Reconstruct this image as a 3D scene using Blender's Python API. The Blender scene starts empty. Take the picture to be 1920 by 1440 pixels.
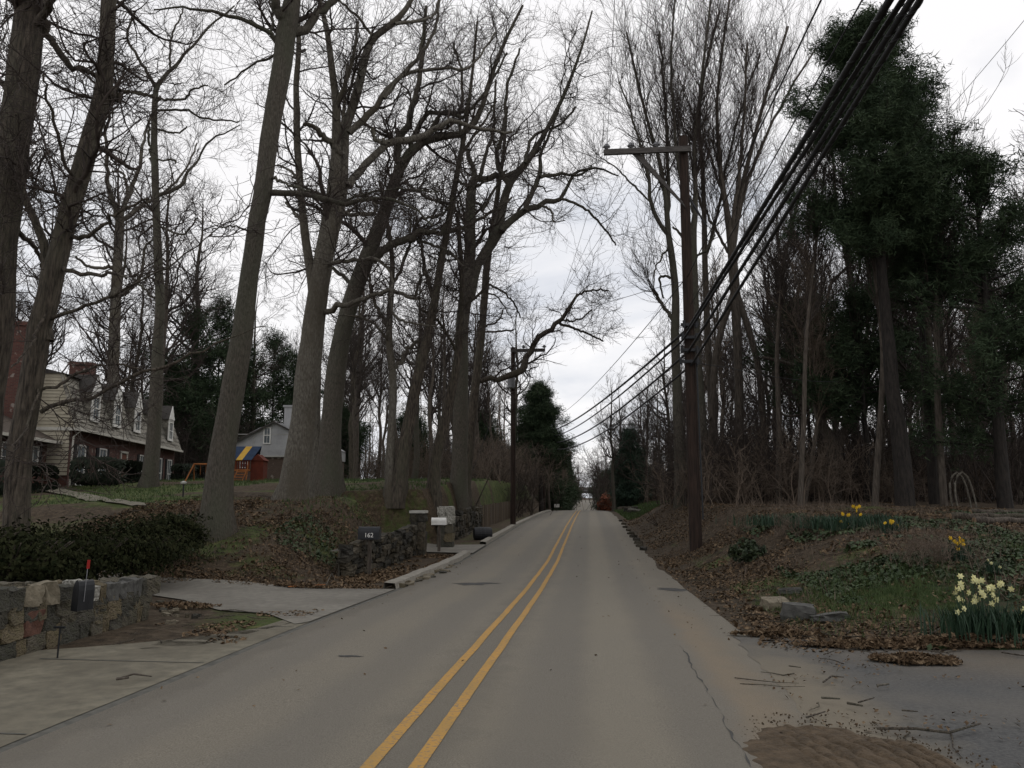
import bpy, math, random
import numpy as np
from mathutils import Vector

# ------------------------------------------------------------------ camera, sky, sun, exposure
SC = bpy.context.scene
F = 1480.0                                   # focal length in pixels of the 1920 wide photograph
TH = math.atan(210 / 1480); CT, ST = math.cos(TH), math.sin(TH)
PHI = math.atan(.0975); CP, SP = math.cos(PHI), math.sin(PHI)   # road heading against the view
CAMX, E = 1.244, 1.85                        # lateral offset from the centre line, eye height
cd = bpy.data.cameras.new('camera'); cam = bpy.data.objects.new('camera', cd)
SC.collection.objects.link(cam); SC.camera = cam
cd.sensor_fit = 'HORIZONTAL'; cd.sensor_width = 36; cd.lens = 36 * F / 1920
cd.clip_start = .05; cd.clip_end = 4000
cam.location = (CAMX, 0, E); cam.rotation_euler = (math.pi / 2 + TH, 0, PHI)

SUN_EL, SUN_AZ = math.radians(48), math.radians(35)
W = bpy.data.worlds.new('World'); SC.world = W; W.use_nodes = True
nt = W.node_tree; nt.nodes.clear()
def wn(t, **k):
    n = nt.nodes.new(t)
    for a, b in k.items(): setattr(n, a, b)
    return n
wo = wn('ShaderNodeOutputWorld'); b1 = wn('ShaderNodeBackground'); b2 = wn('ShaderNodeBackground'); mx = wn('ShaderNodeMixShader')
sk = wn('ShaderNodeTexSky', sky_type='NISHITA', sun_disc=False, sun_elevation=SUN_EL, sun_rotation=SUN_AZ)
b1.inputs[1].default_value = .08; nt.links.new(sk.outputs[0], b1.inputs[0])
tc = wn('ShaderNodeTexCoord'); sep = wn('ShaderNodeSeparateXYZ'); nt.links.new(tc.outputs['Generated'], sep.inputs[0])
ad = wn('ShaderNodeMath', operation='ADD'); ad.inputs[1].default_value = .28; nt.links.new(sep.outputs[2], ad.inputs[0])
dv = wn('ShaderNodeVectorMath', operation='DIVIDE'); nt.links.new(tc.outputs['Generated'], dv.inputs[0])
cb = wn('ShaderNodeCombineXYZ'); cb.inputs[2].default_value = 1
nt.links.new(ad.outputs[0], cb.inputs[0]); nt.links.new(ad.outputs[0], cb.inputs[1]); nt.links.new(cb.outputs[0], dv.inputs[1])
nz = wn('ShaderNodeTexNoise'); nz.inputs['Scale'].default_value = 1.5; nz.inputs['Detail'].default_value = 7; nz.inputs['Roughness'].default_value = .52; nz.inputs['Distortion'].default_value = .35
nt.links.new(dv.outputs[0], nz.inputs['Vector'])
rp = wn('ShaderNodeValToRGB'); nt.links.new(nz.outputs[0], rp.inputs[0])
rp.color_ramp.elements[0].position = .30; rp.color_ramp.elements[0].color = (.54, .58, .66, 1)
rp.color_ramp.elements[1].position = .53; rp.color_ramp.elements[1].color = (.95, .935, .94, 1)
e = rp.color_ramp.elements.new(.42); e.color = (.78, .79, .83, 1)
nt.links.new(rp.outputs[0], b2.inputs[0]); b2.inputs[1].default_value = 1.10
mx.inputs[0].default_value = .93
nt.links.new(b1.outputs[0], mx.inputs[1]); nt.links.new(b2.outputs[0], mx.inputs[2]); nt.links.new(mx.outputs[0], wo.inputs[0])
sl = bpy.data.lights.new('sun', 'SUN'); sl.energy = .55; sl.angle = math.radians(25); sl.color = (1, .96, .9)
so = bpy.data.objects.new('sun', sl); SC.collection.objects.link(so)
sd = Vector((math.sin(SUN_AZ) * math.cos(SUN_EL), math.cos(SUN_AZ) * math.cos(SUN_EL), math.sin(SUN_EL)))
so.rotation_euler = sd.to_track_quat('Z', 'Y').to_euler()
SC.view_settings.view_transform = 'Standard'; SC.view_settings.look = 'None'
SC.view_settings.exposure = 0.0; SC.view_settings.gamma = 1; SC.view_settings.use_curve_mapping = False
SC.render.engine = 'CYCLES'; SC.cycles.max_bounces = 5; SC.cycles.diffuse_bounces = 4

rng = np.random.default_rng(7); random.seed(7)
C = SC.collection

# ------------------------------------------------------------------ projection helpers (survey of the place from the photograph)
def ray(px, py):
    u = (px - 960) / F; v = (720 - py) / F; k = CT - v * ST
    return u / k, (v * CT + ST) / k
def fromcam(xc, d, z):                       # camera aligned coordinates -> world; z relative to the eye
    return np.array([CAMX + xc * CP - d * SP, xc * SP + d * CP, E + z])
def P(px, py, d):
    a, b = ray(px, py); return fromcam(a * d, d, b * d)
RY = [-60, 0, 6, 12, 18, 26.4, 37.7, 49.6, 66, 80, 95, 118, 177, 263, 300, 400, 600, 1500]
RZ = [-1.6, -1.80, -1.86, -1.95, -2.10, -2.20, -1.99, -1.80, -1.68, -1.62, -1.73, -2.5, -3.28, -1.39, -1.6, -3.6, -3.5, -3.5]
_yy = np.arange(-60, 1500, .5); _zz = np.interp(_yy, RY, RZ)
_k = np.exp(-np.linspace(-2, 2, 13) ** 2); _k /= _k.sum()
_zs = np.convolve(np.pad(_zz, 6, mode='edge'), _k, mode='valid')
def roadz(Y): return np.interp(Y, _yy, _zs) + E
def sm(t): t = np.clip(t, 0, 1); return t * t * (3 - 2 * t)
def vnoise(x, y, s, seed=0):                 # cheap smooth value noise
    x = np.asarray(x, float) / s; y = np.asarray(y, float) / s
    xi = np.floor(x).astype(int); yi = np.floor(y).astype(int); fx = sm(x - xi); fy = sm(y - yi)
    def h(a, b):
        v = np.sin(a * 127.1 + b * 311.7 + seed * 74.7) * 43758.5453; return v - np.floor(v)
    return (h(xi, yi) * (1 - fx) + h(xi + 1, yi) * fx) * (1 - fy) + (h(xi, yi + 1) * (1 - fx) + h(xi + 1, yi + 1) * fx) * fy
def H(X, Y):
    X = np.asarray(X, float); Y = np.asarray(Y, float); r = roadz(Y)
    L = np.interp(Y, [0, 8, 17.5, 18.5, 20, 22, 26, 30, 36, 43, 60, 100, 177, 263, 400, 1500], [-1.75, -1.86, -2.05, -1.9, -1.5, -1.08, -.3, 0, .35, .8, 1.2, 1.3, 0, 1, -1.5, -3]) + E
    R = np.interp(Y, [0, 10.2, 12, 16, 20, 25, 40, 52, 60, 80, 110, 177, 263, 400, 1500], [-1.8, -1.92, -1.7, -1.2, -.9, -.58, -.35, -.3, -.75, -.75, -.6, 0, .5, -1.5, -3]) + E
    x0 = np.interp(Y, [19, 20.5, 28.5, 29.5, 33, 34, 90, 110], [4.5, 5.3, 5.3, 4.8, 4.8, 5.15, 5.15, 4])
    w = np.interp(Y, [19, 20.5, 28.5, 29.5, 33, 34, 90, 110], [3, 2.2, 2.2, 8, 8, .9, .9, 4])
    xr0 = np.interp(Y, [10, 90, 110], [3.55, 3.6, 4.2]); wr = np.interp(Y, [10, 20, 27, 36, 56, 60, 110], [5.5, 4.3, 4.0, 3.0, 3.2, 6, 6])
    z = r + (L - r) * sm((-X - x0) / w) + (R - r) * sm((X - xr0) / wr)
    s = np.clip((np.abs(X) - 4) / 3, 0, 1)
    bump = (vnoise(X, Y, 2.3, 1) - .5) * .22 + (vnoise(X, Y, .8, 2) - .5) * .09 + (vnoise(X, Y, .33, 5) - .5) * .05
    flat = ((Y < 18.5) & (X < 0)) | ((Y < 10.8) & (X > 0)) | ((Y > 29) & (Y < 34) & (X < 0))
    return z + bump * s * np.where(flat, .0, 1)
def Hs(x, y): return float(H(np.array([x]), np.array([y]))[0])
def hit(px, py, dmin=3, dmax=400):
    a, b = ray(px, py); d = np.geomspace(dmin, dmax, 4000)
    xs = CAMX + a * d * CP - d * SP; ys = a * d * SP + d * CP; g = H(xs, ys) - (E + b * d)
    i = np.argmax(g >= 0) if (g >= 0).any() else len(d) - 1
    return np.array([xs[i], ys[i], float(H(xs[i:i+1], ys[i:i+1])[0])]), float(d[i])

# ------------------------------------------------------------------ mesh helpers
def mesh_np(name, V, Fa, mat=None, smooth=False):
    """V (n,3), Fa (m,k) -> mesh"""
    me = bpy.data.meshes.new(name); V = np.ascontiguousarray(V, np.float32); Fa = np.ascontiguousarray(Fa, np.int32)
    m, k = Fa.shape
    me.vertices.add(len(V)); me.vertices.foreach_set('co', V.ravel())
    me.loops.add(m * k); me.loops.foreach_set('vertex_index', Fa.ravel())
    me.polygons.add(m); me.polygons.foreach_set('loop_start', np.arange(0, m * k, k, dtype=np.int32))
    try: me.polygons.foreach_set('loop_total', np.full(m, k, np.int32))
    except Exception: pass
    if smooth: me.polygons.foreach_set('use_smooth', np.ones(m, bool))
    if mat: me.materials.append(mat)
    me.update(calc_edges=True); return me
def obj(name, me, parent=None, loc=None, **props):
    o = bpy.data.objects.new(name, me); C.objects.link(o)
    if parent is not None: o.parent = parent
    if loc is not None: o.location = loc
    for k, v in props.items(): o[k] = v
    return o
def thing(name, label, category, loc=(0, 0, 0), rz=0, group=None):
    o = obj(name, None, loc=tuple(loc), label=label, category=category); o.rotation_euler = (0, 0, rz)
    if group: o['group'] = group
    return o
def clone(root, loc, rz=0, s=1, label=None, group=None):
    r = root.copy(); C.objects.link(r); r.location = loc; r.rotation_euler = (0, 0, rz)
    r.scale = (s, s, s) if not hasattr(s, '__len__') else s
    if label: r['label'] = label
    if group: r['group'] = group
    for ch in root.children:
        c = ch.copy(); C.objects.link(c); c.parent = r
        for g in ch.children:
            d = g.copy(); C.objects.link(d); d.parent = c
    return r
class MB:
    """polygon collector"""
    def __init__(s): s.v = []; s.f = []
    def poly(s, pts):
        b = len(s.v); s.v += [tuple(map(float, p)) for p in pts]; s.f.append(tuple(range(b, b + len(pts))))
    def box(s, x0, x1, y0, y1, z0, z1):
        b = len(s.v)
        s.v += [(x, y, z) for z in (z0, z1) for x, y in ((x0, y0), (x1, y0), (x1, y1), (x0, y1))]
        s.f += [tuple(b + i for i in q) for q in ((3, 2, 1, 0), (4, 5, 6, 7), (0, 1, 5, 4), (1, 2, 6, 5), (2, 3, 7, 6), (3, 0, 4, 7))]
    def prism(s, prof, axis, a, b_):
        """prof: list of 2D points; extruded along axis from a to b_"""
        def mk(p, t):
            return {0: (t, p[0], p[1]), 1: (p[0], t, p[1]), 2: (p[0], p[1], t)}[axis]
        n = len(prof); b = len(s.v); s.v += [mk(p, a) for p in prof] + [mk(p, b_) for p in prof]
        s.f.append(tuple(b + i for i in range(n))); s.f.append(tuple(b + n + i for i in reversed(range(n))))
        for i in range(n): j = (i + 1) % n; s.f.append((b + i, b + n + i, b + n + j, b + j))
    def tube(s, pts, r, n=8):
        pts = [Vector(p) for p in pts]; rr = r if hasattr(r, '__len__') else [r] * len(pts); b = len(s.v)
        for i, p in enumerate(pts):
            t = (pts[min(i + 1, len(pts) - 1)] - pts[max(i - 1, 0)]).normalized()
            a = Vector((0, 0, 1)) if abs(t.z) < .9 else Vector((1, 0, 0))
            u = t.cross(a).normalized(); w = t.cross(u)
            for k in range(n):
                an = 2 * math.pi * k / n; s.v.append(tuple(p + (u * math.cos(an) + w * math.sin(an)) * rr[i]))
        for i in range(len(pts) - 1):
            for k in range(n):
                j = (k + 1) % n; s.f.append((b + i * n + k, b + i * n + j, b + (i + 1) * n + j, b + (i + 1) * n + k))
        s.f.append(tuple(b + k for k in reversed(range(n)))); q = b + (len(pts) - 1) * n; s.f.append(tuple(q + k for k in range(n)))
    def mesh(s, name, mat, smooth=False, bevel=0):
        me = bpy.data.meshes.new(name); me.from_pydata(s.v, [], s.f)
        if mat: me.materials.append(mat)
        if smooth: me.polygons.foreach_set('use_smooth', [True] * len(me.polygons))
        me.update(); return me
    def build(s, name, mat, parent=None, smooth=False, **props):
        o = obj(name, s.mesh(name, mat, smooth), parent, **props)
        import bmesh
        bm = bmesh.new(); bm.from_mesh(o.data); bmesh.ops.recalc_face_normals(bm, faces=bm.faces); bm.to_mesh(o.data); bm.free()
        return o

# ------------------------------------------------------------------ materials
def mat(name, c1, c2=None, scale=3, rough=.9, bump=0, stretch=(1, 1, 1), c3=None, rnd=None, coord='Object', detail=7, big=None, spec=.3, bscale=None, lo=.35, hi=.65):
    m = bpy.data.materials.new(name); m.use_nodes = True; n = m.node_tree.nodes; l = m.node_tree.links
    b = n['Principled BSDF']; b.inputs['Roughness'].default_value = rough; b.inputs['Specular IOR Level'].default_value = spec
    if c2 is None: c2 = tuple(x * .7 for x in c1)
    t = n.new('ShaderNodeTexCoord'); mp = n.new('ShaderNodeMapping'); mp.inputs['Scale'].default_value = stretch
    if coord == 'Position':
        g = n.new('ShaderNodeNewGeometry'); l.new(g.outputs['Position'], mp.inputs[0])
    else: l.new(t.outputs[coord], mp.inputs[0])
    no = n.new('ShaderNodeTexNoise'); no.inputs['Scale'].default_value = scale; no.inputs['Detail'].default_value = detail; no.inputs['Roughness'].default_value = .62
    l.new(mp.outputs[0], no.inputs['Vector'])
    r = n.new('ShaderNodeValToRGB'); r.color_ramp.elements[0].position = lo; r.color_ramp.elements[1].position = hi
    r.color_ramp.elements[0].color = (*c1, 1); r.color_ramp.elements[1].color = (*c2, 1)
    if c3: x = r.color_ramp.elements.new((lo + hi) / 2); x.color = (*c3, 1)
    l.new(no.outputs[0], r.inputs[0]); out = r.outputs[0]
    if big:                                   # large blotches of a third colour
        n2 = n.new('ShaderNodeTexNoise'); n2.inputs['Scale'].default_value = big[1]; n2.inputs['Detail'].default_value = 4
        l.new(mp.outputs[0], n2.inputs['Vector']); r2 = n.new('ShaderNodeValToRGB'); r2.color_ramp.elements[0].position = .45; r2.color_ramp.elements[1].position = .65
        l.new(n2.outputs[0], r2.inputs[0]); mxx = n.new('ShaderNodeMixRGB'); mxx.inputs[2].default_value = (*big[0], 1)
        ml = n.new('ShaderNodeMath'); ml.operation = 'MULTIPLY'; ml.inputs[1].default_value = big[2] if len(big) > 2 else .8
        l.new(r2.outputs[0], ml.inputs[0]); l.new(ml.outputs[0], mxx.inputs[0]); l.new(out, mxx.inputs[1]); out = mxx.outputs[0]
    if rnd:                                   # per object variation towards listed colours
        oi = n.new('ShaderNodeObjectInfo'); rr = n.new('ShaderNodeValToRGB'); rr.color_ramp.interpolation = 'CONSTANT'
        els = rr.color_ramp.elements
        for i, cc in enumerate(rnd):
            el = els[i] if i < 2 else els.new(i / len(rnd)); el.position = i / len(rnd); el.color = (*cc, 1)
        l.new(oi.outputs['Random'], rr.inputs[0]); mu = n.new('ShaderNodeMixRGB'); mu.blend_type = 'MULTIPLY'; mu.inputs[0].default_value = 1
        l.new(rr.outputs[0], mu.inputs[1]); l.new(out, mu.inputs[2]); out = mu.outputs[0]
    l.new(out, b.inputs['Base Color'])
    if bump:
        bp = n.new('ShaderNodeBump'); bp.inputs['Strength'].default_value = min(1, bump); bp.inputs['Distance'].default_value = .03 * max(1, bump)
        if bscale:
            n3 = n.new('ShaderNodeTexNoise'); n3.inputs['Scale'].default_value = bscale; n3.inputs['Detail'].default_value = 6; l.new(mp.outputs[0], n3.inputs['Vector']); l.new(n3.outputs[0], bp.inputs['Height'])
        else: l.new(no.outputs[0], bp.inputs['Height'])
        l.new(bp.outputs[0], b.inputs['Normal'])
    return m
M = {}
M['bark'] = mat('beech_bark', (.050, .043, .034), (.115, .10, .080), 9, bump=2.2, stretch=(3, 3, .8), c3=(.082, .072, .056), big=((.072, .074, .050), .45, .7), bscale=10)
M['bark2'] = mat('brown_bark', (.020, .016, .012), (.115, .094, .072), 3.2, bump=2.2, stretch=(6.5, 6.5, .9), big=((.075, .072, .048), .35, .5), bscale=4.5)
M['bark_dark'] = mat('dark_bark', (.040, .032, .025), (.12, .10, .080), 3, bump=1.6, stretch=(6, 6, .8))
M['pale_bark'] = mat('pale_bark', (.066, .058, .046), (.165, .15, .122), 8, bump=2.0, stretch=(2.6, 2.6, .9), big=((.072, .060, .042), .4, .85), bscale=9)
M['twig'] = mat('twig_bark', (.030, .023, .019), (.062, .048, .040), 2)
M['twig_red'] = mat('reddish_twig', (.095, .070, .050), (.165, .128, .098), 2)
M['needle'] = mat('pine_needles', (.020, .033, .018), (.060, .084, .044), 1.4, c3=(.036, .054, .028), rough=.9, spec=.15)
M['pine_bark'] = mat('pine_bark', (.012, .010, .009), (.035, .029, .024), 3, bump=1.5, stretch=(5, 5, 1))
M['needle_blue'] = mat('hemlock_needles', (.018, .034, .022), (.042, .072, .044), 1.2, rough=.8)
M['shrub'] = mat('shrub_leaves', (.012, .022, .010), (.04, .056, .022), 4, rough=.6)
M['hedge'] = mat('hedge_leaves', (.008, .012, .007), (.02, .028, .014), 6, rough=.8)
M['rhodo'] = mat('rhododendron_leaves', (.006, .010, .004), (.034, .036, .016), 5, rough=1, spec=.08)
M['ivy'] = mat('ivy_leaves', (.018, .032, .012), (.05, .075, .026), 2.5, rough=.6, coord='Position')
M['grassb'] = mat('grass_blades', (.03, .055, .014), (.07, .10, .03), 1.5, rough=.7, coord='Position')
M['leaf'] = mat('dead_leaves', (.045, .030, .018), (.20, .145, .09), 14, rough=.8, coord='Position', c3=(.095, .062, .036), detail=3, spec=.1)
M['asphalt'] = mat('worn_asphalt', (.092, .082, .063), (.25, .222, .175), 85, bump=.6, coord='Position', big=((.185, .162, .122), .22, .65), lo=.3, hi=.7, rough=.85, spec=.35)
M['asphalt_dark'] = mat('old_dark_asphalt', (.046, .046, .046), (.085, .084, .080), 30, bump=.3, coord='Position', big=((.11, .10, .085), .6, .55))
M['concrete'] = mat('driveway_concrete', (.135, .125, .105), (.20, .185, .155), 6, bump=.3, coord='Position', big=((.10, .09, .075), .5, .6))
M['apron'] = mat('tan_concrete_apron', (.11, .10, .075), (.19, .17, .125), 5, bump=.3, coord='Position', big=((.085, .073, .052), .6, .7))
M['sand'] = mat('sandy_wash', (.125, .10, .068), (.20, .158, .105), 4, bump=.3, coord='Position', big=((.125, .108, .085), .9, .8))
M['wetsand'] = mat('brown_sand', (.050, .035, .020), (.10, .070, .042), 9, bump=1, coord='Position', bscale=30)
M['yellow'] = mat('yellow_paint', (.40, .22, .05), (.17, .14, .10), 30, coord='Position', lo=.50, hi=.64, rough=.8, big=((.28, .18, .06), 1.2, .6))
M['gutter'] = mat('gutter_seam', (.06, .058, .05), (.11, .105, .09), 7, coord='Position')
M['tar'] = mat('tar_patch', (.035, .034, .033), (.07, .067, .062), 9, coord='Position')
M['kerb'] = mat('concrete_kerb', (.17, .155, .13), (.26, .24, .20), 7, bump=.5, coord='Position')
M['stone'] = mat('wall_stone', (.5, .5, .48), (1.5, 1.4, 1.25), 5, bump=1.6, bscale=11, big=((.35, .42, .26), 5, .6), rnd=[(.095, .088, .07), (.13, .112, .08), (.065, .064, .056), (.15, .125, .086), (.08, .076, .066), (.11, .10, .082)])
M['stone_red'] = mat('red_stone', (.075, .036, .026), (.13, .064, .044), 5, bump=.8)
M['stone_white'] = mat('pale_mottled_stone', (.34, .33, .29), (.12, .11, .09), 9, bump=.8, lo=.45, hi=.6)
M['stone_dark'] = mat('dark_wall_stone', (.5, .5, .48), (1.3, 1.22, 1.1), 5, bump=1.5, big=((.3, .36, .2), 4, .5), rnd=[(.05, .046, .038), (.07, .062, .05), (.04, .038, .034), (.085, .073, .056)])
M['mortar'] = mat('wall_mortar', (.045, .04, .032), (.09, .08, .062), 8, bump=.6)
M['tanstone'] = mat('tan_field_stone', (.11, .095, .066), (.20, .17, .122), 5, bump=.6)
M['greystone'] = mat('grey_slate', (.048, .047, .043), (.092, .09, .082), 4, bump=.5)
M['pole'] = mat('creosoted_pole', (.014, .009, .007), (.042, .026, .019), 3, bump=.8, stretch=(6, 6, .5))
M['polegrey'] = mat('weathered_arm', (.05, .045, .042), (.10, .09, .082), 4, bump=.6, stretch=(1, 4, 4))
M['black'] = mat('black_rubber', (.012, .012, .013), (.022, .022, .024), 5, rough=.6)
M['blackmetal'] = mat('black_metal', (.012, .013, .015), (.02, .021, .023), 5, rough=.45)
M['wire'] = mat('grey_wire', (.05, .05, .052), (.08, .08, .082), 3)
M['porcelain'] = mat('grey_porcelain', (.16, .16, .165), (.25, .25, .26), 5, rough=.4)
M['white'] = mat('white_paint', (.74, .73, .69), (.62, .60, .56), 5, rough=.6)
M['offwhite'] = mat('dull_white', (.42, .41, .38), (.33, .32, .29), 3, rough=.7)
M['red'] = mat('red_paint', (.35, .02, .015), (.25, .015, .012), 5)
M['fence'] = mat('fence_board', (.7, .68, .64), (1.1, 1.05, 1), 3, stretch=(6, 6, .6), bump=.5, rnd=[(.10, .075, .05), (.13, .10, .07), (.085, .066, .048)])
M['brick'] = None
def brickmat(name, c1, c2, mortar, sc=1):
    m = bpy.data.materials.new(name); m.use_nodes = True; n = m.node_tree.nodes; l = m.node_tree.links; b = n['Principled BSDF']; b.inputs['Roughness'].default_value = .9
    t = n.new('ShaderNodeTexCoord'); s = n.new('ShaderNodeSeparateXYZ'); c = n.new('ShaderNodeCombineXYZ'); a = n.new('ShaderNodeMath'); a.operation = 'ADD'
    l.new(t.outputs['Object'], s.inputs[0]); l.new(s.outputs[0], a.inputs[0]); l.new(s.outputs[1], a.inputs[1]); l.new(a.outputs[0], c.inputs[0]); l.new(s.outputs[2], c.inputs[1])
    k = n.new('ShaderNodeTexBrick'); k.inputs['Scale'].default_value = sc; k.inputs['Brick Width'].default_value = .22; k.inputs['Row Height'].default_value = .075; k.inputs['Mortar Size'].default_value = .008
    k.inputs['Color1'].default_value = (*c1, 1); k.inputs['Color2'].default_value = (*c2, 1); k.inputs['Mortar'].default_value = (*mortar, 1); l.new(c.outputs[0], k.inputs['Vector'])
    no = n.new('ShaderNodeTexNoise'); no.inputs['Scale'].default_value = 2.6; r = n.new('ShaderNodeValToRGB'); r.color_ramp.elements[0].position = .62; r.color_ramp.elements[1].position = .68
    l.new(t.outputs['Object'], no.inputs['Vector']); l.new(no.outputs[0], r.inputs[0]); mx_ = n.new('ShaderNodeMixRGB'); mx_.inputs[2].default_value = (.24, .20, .17, 1)
    l.new(r.outputs[0], mx_.inputs[0]); l.new(k.outputs[0], mx_.inputs[1]); l.new(mx_.outputs[0], b.inputs['Base Color'])
    bp = n.new('ShaderNodeBump'); bp.inputs['Distance'].default_value = .01; l.new(k.outputs[1], bp.inputs['Height']); bp.invert = True; l.new(bp.outputs[0], b.inputs['Normal'])
    return m
M['brick'] = brickmat('red_brick', (.115, .040, .028), (.07, .025, .019), (.09, .07, .055))
M['siding'] = mat('beige_siding', (.36, .325, .25), (.44, .40, .31), 3)
M['shingle'] = mat('cedar_shakes', (.10, .094, .078), (.34, .315, .265), 5, bump=.8, stretch=(1, 1, 2.4), big=((.055, .05, .042), .9, .7))
M['roofdark'] = mat('dark_roof', (.035, .032, .03), (.065, .058, .05), 6, bump=.6)
M['roofbrown'] = mat('brown_roof', (.05, .038, .03), (.085, .066, .05), 6, bump=.6)
M['trim'] = mat('cream_trim', (.52, .50, .44), (.42, .40, .35), 3)
M['shutter'] = mat('black_shutter', (.014, .014, .015), (.022, .022, .023), 3)
M['door'] = mat('red_brown_door', (.10, .04, .025), (.15, .06, .035), 4)
M['darkbrick'] = brickmat('brown_brick', (.11, .07, .05), (.08, .05, .036), (.10, .085, .07))
M['stucco'] = mat('grey_white_stucco', (.40, .40, .40), (.30, .30, .30), 1.5)
M['orange'] = mat('orange_timber', (.38, .15, .05), (.26, .09, .03), 4)
M['redwood'] = mat('red_timber', (.12, .025, .012), (.08, .018, .01), 4)
M['blue'] = mat('blue_tarp', (.035, .055, .10), (.022, .038, .07), 3); M['ytarp'] = mat('yellow_tarp', (.60, .36, .06), (.5, .3, .05), 3)
M['petal_cream'] = mat('cream_petals', (.74, .72, .42), (.62, .58, .26), 20); M['petal_yellow'] = mat('yellow_petals', (.68, .46, .03), (.55, .33, .02), 20)
M['stalk'] = mat('bulb_leaves', (.014, .034, .018), (.026, .055, .028), 5, rough=.6)
M['bridge'] = mat('bridge_concrete', (.15, .15, .145), (.21, .21, .20), .4); M['bridge_dark'] = mat('bridge_girder', (.04, .04, .042), (.06, .06, .06), .5)
M['wood'] = mat('cut_wood', (.17, .11, .065), (.26, .18, .11), 6); M['rust'] = mat('rusty_leaves', (.20, .065, .03), (.13, .04, .02), 3)
def edgewash(m, cx, half, y0, y1, col, strength=1, grow=0, noise=1.4, amp=.5):
    """lay a ragged wash of another colour along a line x=cx of the road"""
    n = m.node_tree.nodes; l = m.node_tree.links; b = n['Principled BSDF']; src = b.inputs['Base Color'].links[0].from_socket
    def ma(op, a, c=None, d=None):
        q = n.new('ShaderNodeMath'); q.operation = op
        for i, v in enumerate((a, c, d)):
            if v is None: continue
            if isinstance(v, (int, float)): q.inputs[i].default_value = v
            else: l.new(v, q.inputs[i])
        return q.outputs[0]
    def ss(v, a, c): q = n.new('ShaderNodeMapRange'); q.interpolation_type = 'SMOOTHSTEP'; l.new(v, q.inputs[0]); q.inputs[1].default_value = a; q.inputs[2].default_value = c; return q.outputs[0]
    g = n.new('ShaderNodeNewGeometry'); sp = n.new('ShaderNodeSeparateXYZ'); l.new(g.outputs['Position'], sp.inputs[0]); t = n.new('ShaderNodeTexNoise'); t.inputs['Scale'].default_value = noise; t.inputs['Detail'].default_value = 9; t.inputs['Roughness'].default_value = .7; l.new(g.outputs['Position'], t.inputs['Vector'])
    nz_ = ma('MULTIPLY_ADD', t.outputs[0], 2 * amp, -amp)
    dx = ma('ABSOLUTE', ma('SUBTRACT', ma('ADD', sp.outputs[0], nz_), cx)); f = ma('SUBTRACT', 1.0, ss(dx, half * .3, half))
    f = ma('MULTIPLY', f, ma('SUBTRACT', 1.0, ss(ma('ADD', sp.outputs[1], ma('MULTIPLY', nz_, 3.0)), y1 - 3, y1 + 1))); f = ma('MULTIPLY', f, ss(sp.outputs[1], y0 - 1, y0 + 1)); f = ma('MULTIPLY', f, strength)
    mx_ = n.new('ShaderNodeMixRGB'); mx_.inputs[2].default_value = (*col, 1); l.new(f, mx_.inputs[0]); l.new(src, mx_.inputs[1]); l.new(mx_.outputs[0], b.inputs['Base Color'])
edgewash(M['asphalt'], 2.72, .42, 5, 16, (.20, .152, .098), .6, noise=1.1, amp=.35)
edgewash(M['asphalt'], 3.3, .75, -5, 90, (.145, .128, .10), .6, noise=1.8, amp=.5)
for tx in (-2.35, -.95, .85, 2.2): edgewash(M['asphalt'], tx, .5, -30, 300, (.115, .107, .094), .38, noise=.5, amp=.25)
edgewash(M['asphalt'], 1.5, .45, -30, 120, (.215, .192, .148), .35, noise=.6, amp=.3)
edgewash(M['asphalt'], 0, .5, -30, 300, (.075, .07, .06), .30, noise=1.4, amp=.5)
edgewash(M['asphalt'], -3.0, .5, -30, 300, (.07, .064, .055), .45, noise=1.2, amp=.4)
edgewash(M['asphalt_dark'], 3.0, 1.15, -8, 11.5, (.155, .132, .096), .95, noise=.9, amp=.55)
edgewash(M['asphalt_dark'], 6.8, 3.2, 9.2, 12.6, (.12, .095, .065), .6, noise=1.2, amp=1.6)
edgewash(M['apron'], -3.9, .8, -8, 18, (.085, .075, .055), .35, noise=1.2, amp=.9)
def glassmat():
    m = bpy.data.materials.new('window_glass'); m.use_nodes = True; b = m.node_tree.nodes['Principled BSDF']
    b.inputs['Base Color'].default_value = (.09, .11, .12, 1); b.inputs['Roughness'].default_value = .12; b.inputs['Specular IOR Level'].default_value = .8; return m
M['glass'] = glassmat()

# ------------------------------------------------------------------ ground
def axis_steps(segs):
    out = []
    for a, b, s in segs: out += list(np.arange(a, b, s))
    return np.array(out + [segs[-1][1]])
gx = axis_steps([(-700, -200, 60), (-200, -60, 10), (-60, -26, 2), (-26, -12, .5), (-12, 14, .2), (14, 26, .5), (26, 60, 2), (60, 200, 10), (200, 700, 60)])
gy = axis_steps([(-60, -4, 4), (-4, 3, .5), (3, 36, .2), (36, 60, .4), (60, 130, 1.5), (130, 300, 5), (300, 1400, 25)])
GX, GY = np.meshgrid(gx, gy); GZ = H(GX, GY)
road_cut = (np.abs(GX - .2) < 3.15)
GZ = GZ - np.where(road_cut, .09, 0)
def grid_faces(ny, nx):
    i = np.arange(ny * nx).reshape(ny, nx)
    return np.stack([i[:-1, :-1], i[:-1, 1:], i[1:, 1:], i[1:, :-1]], -1).reshape(-1, 4)
gme = mesh_np('ground', np.stack([GX, GY, GZ], -1).reshape(-1, 3), grid_faces(*GX.shape), smooth=True)
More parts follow.
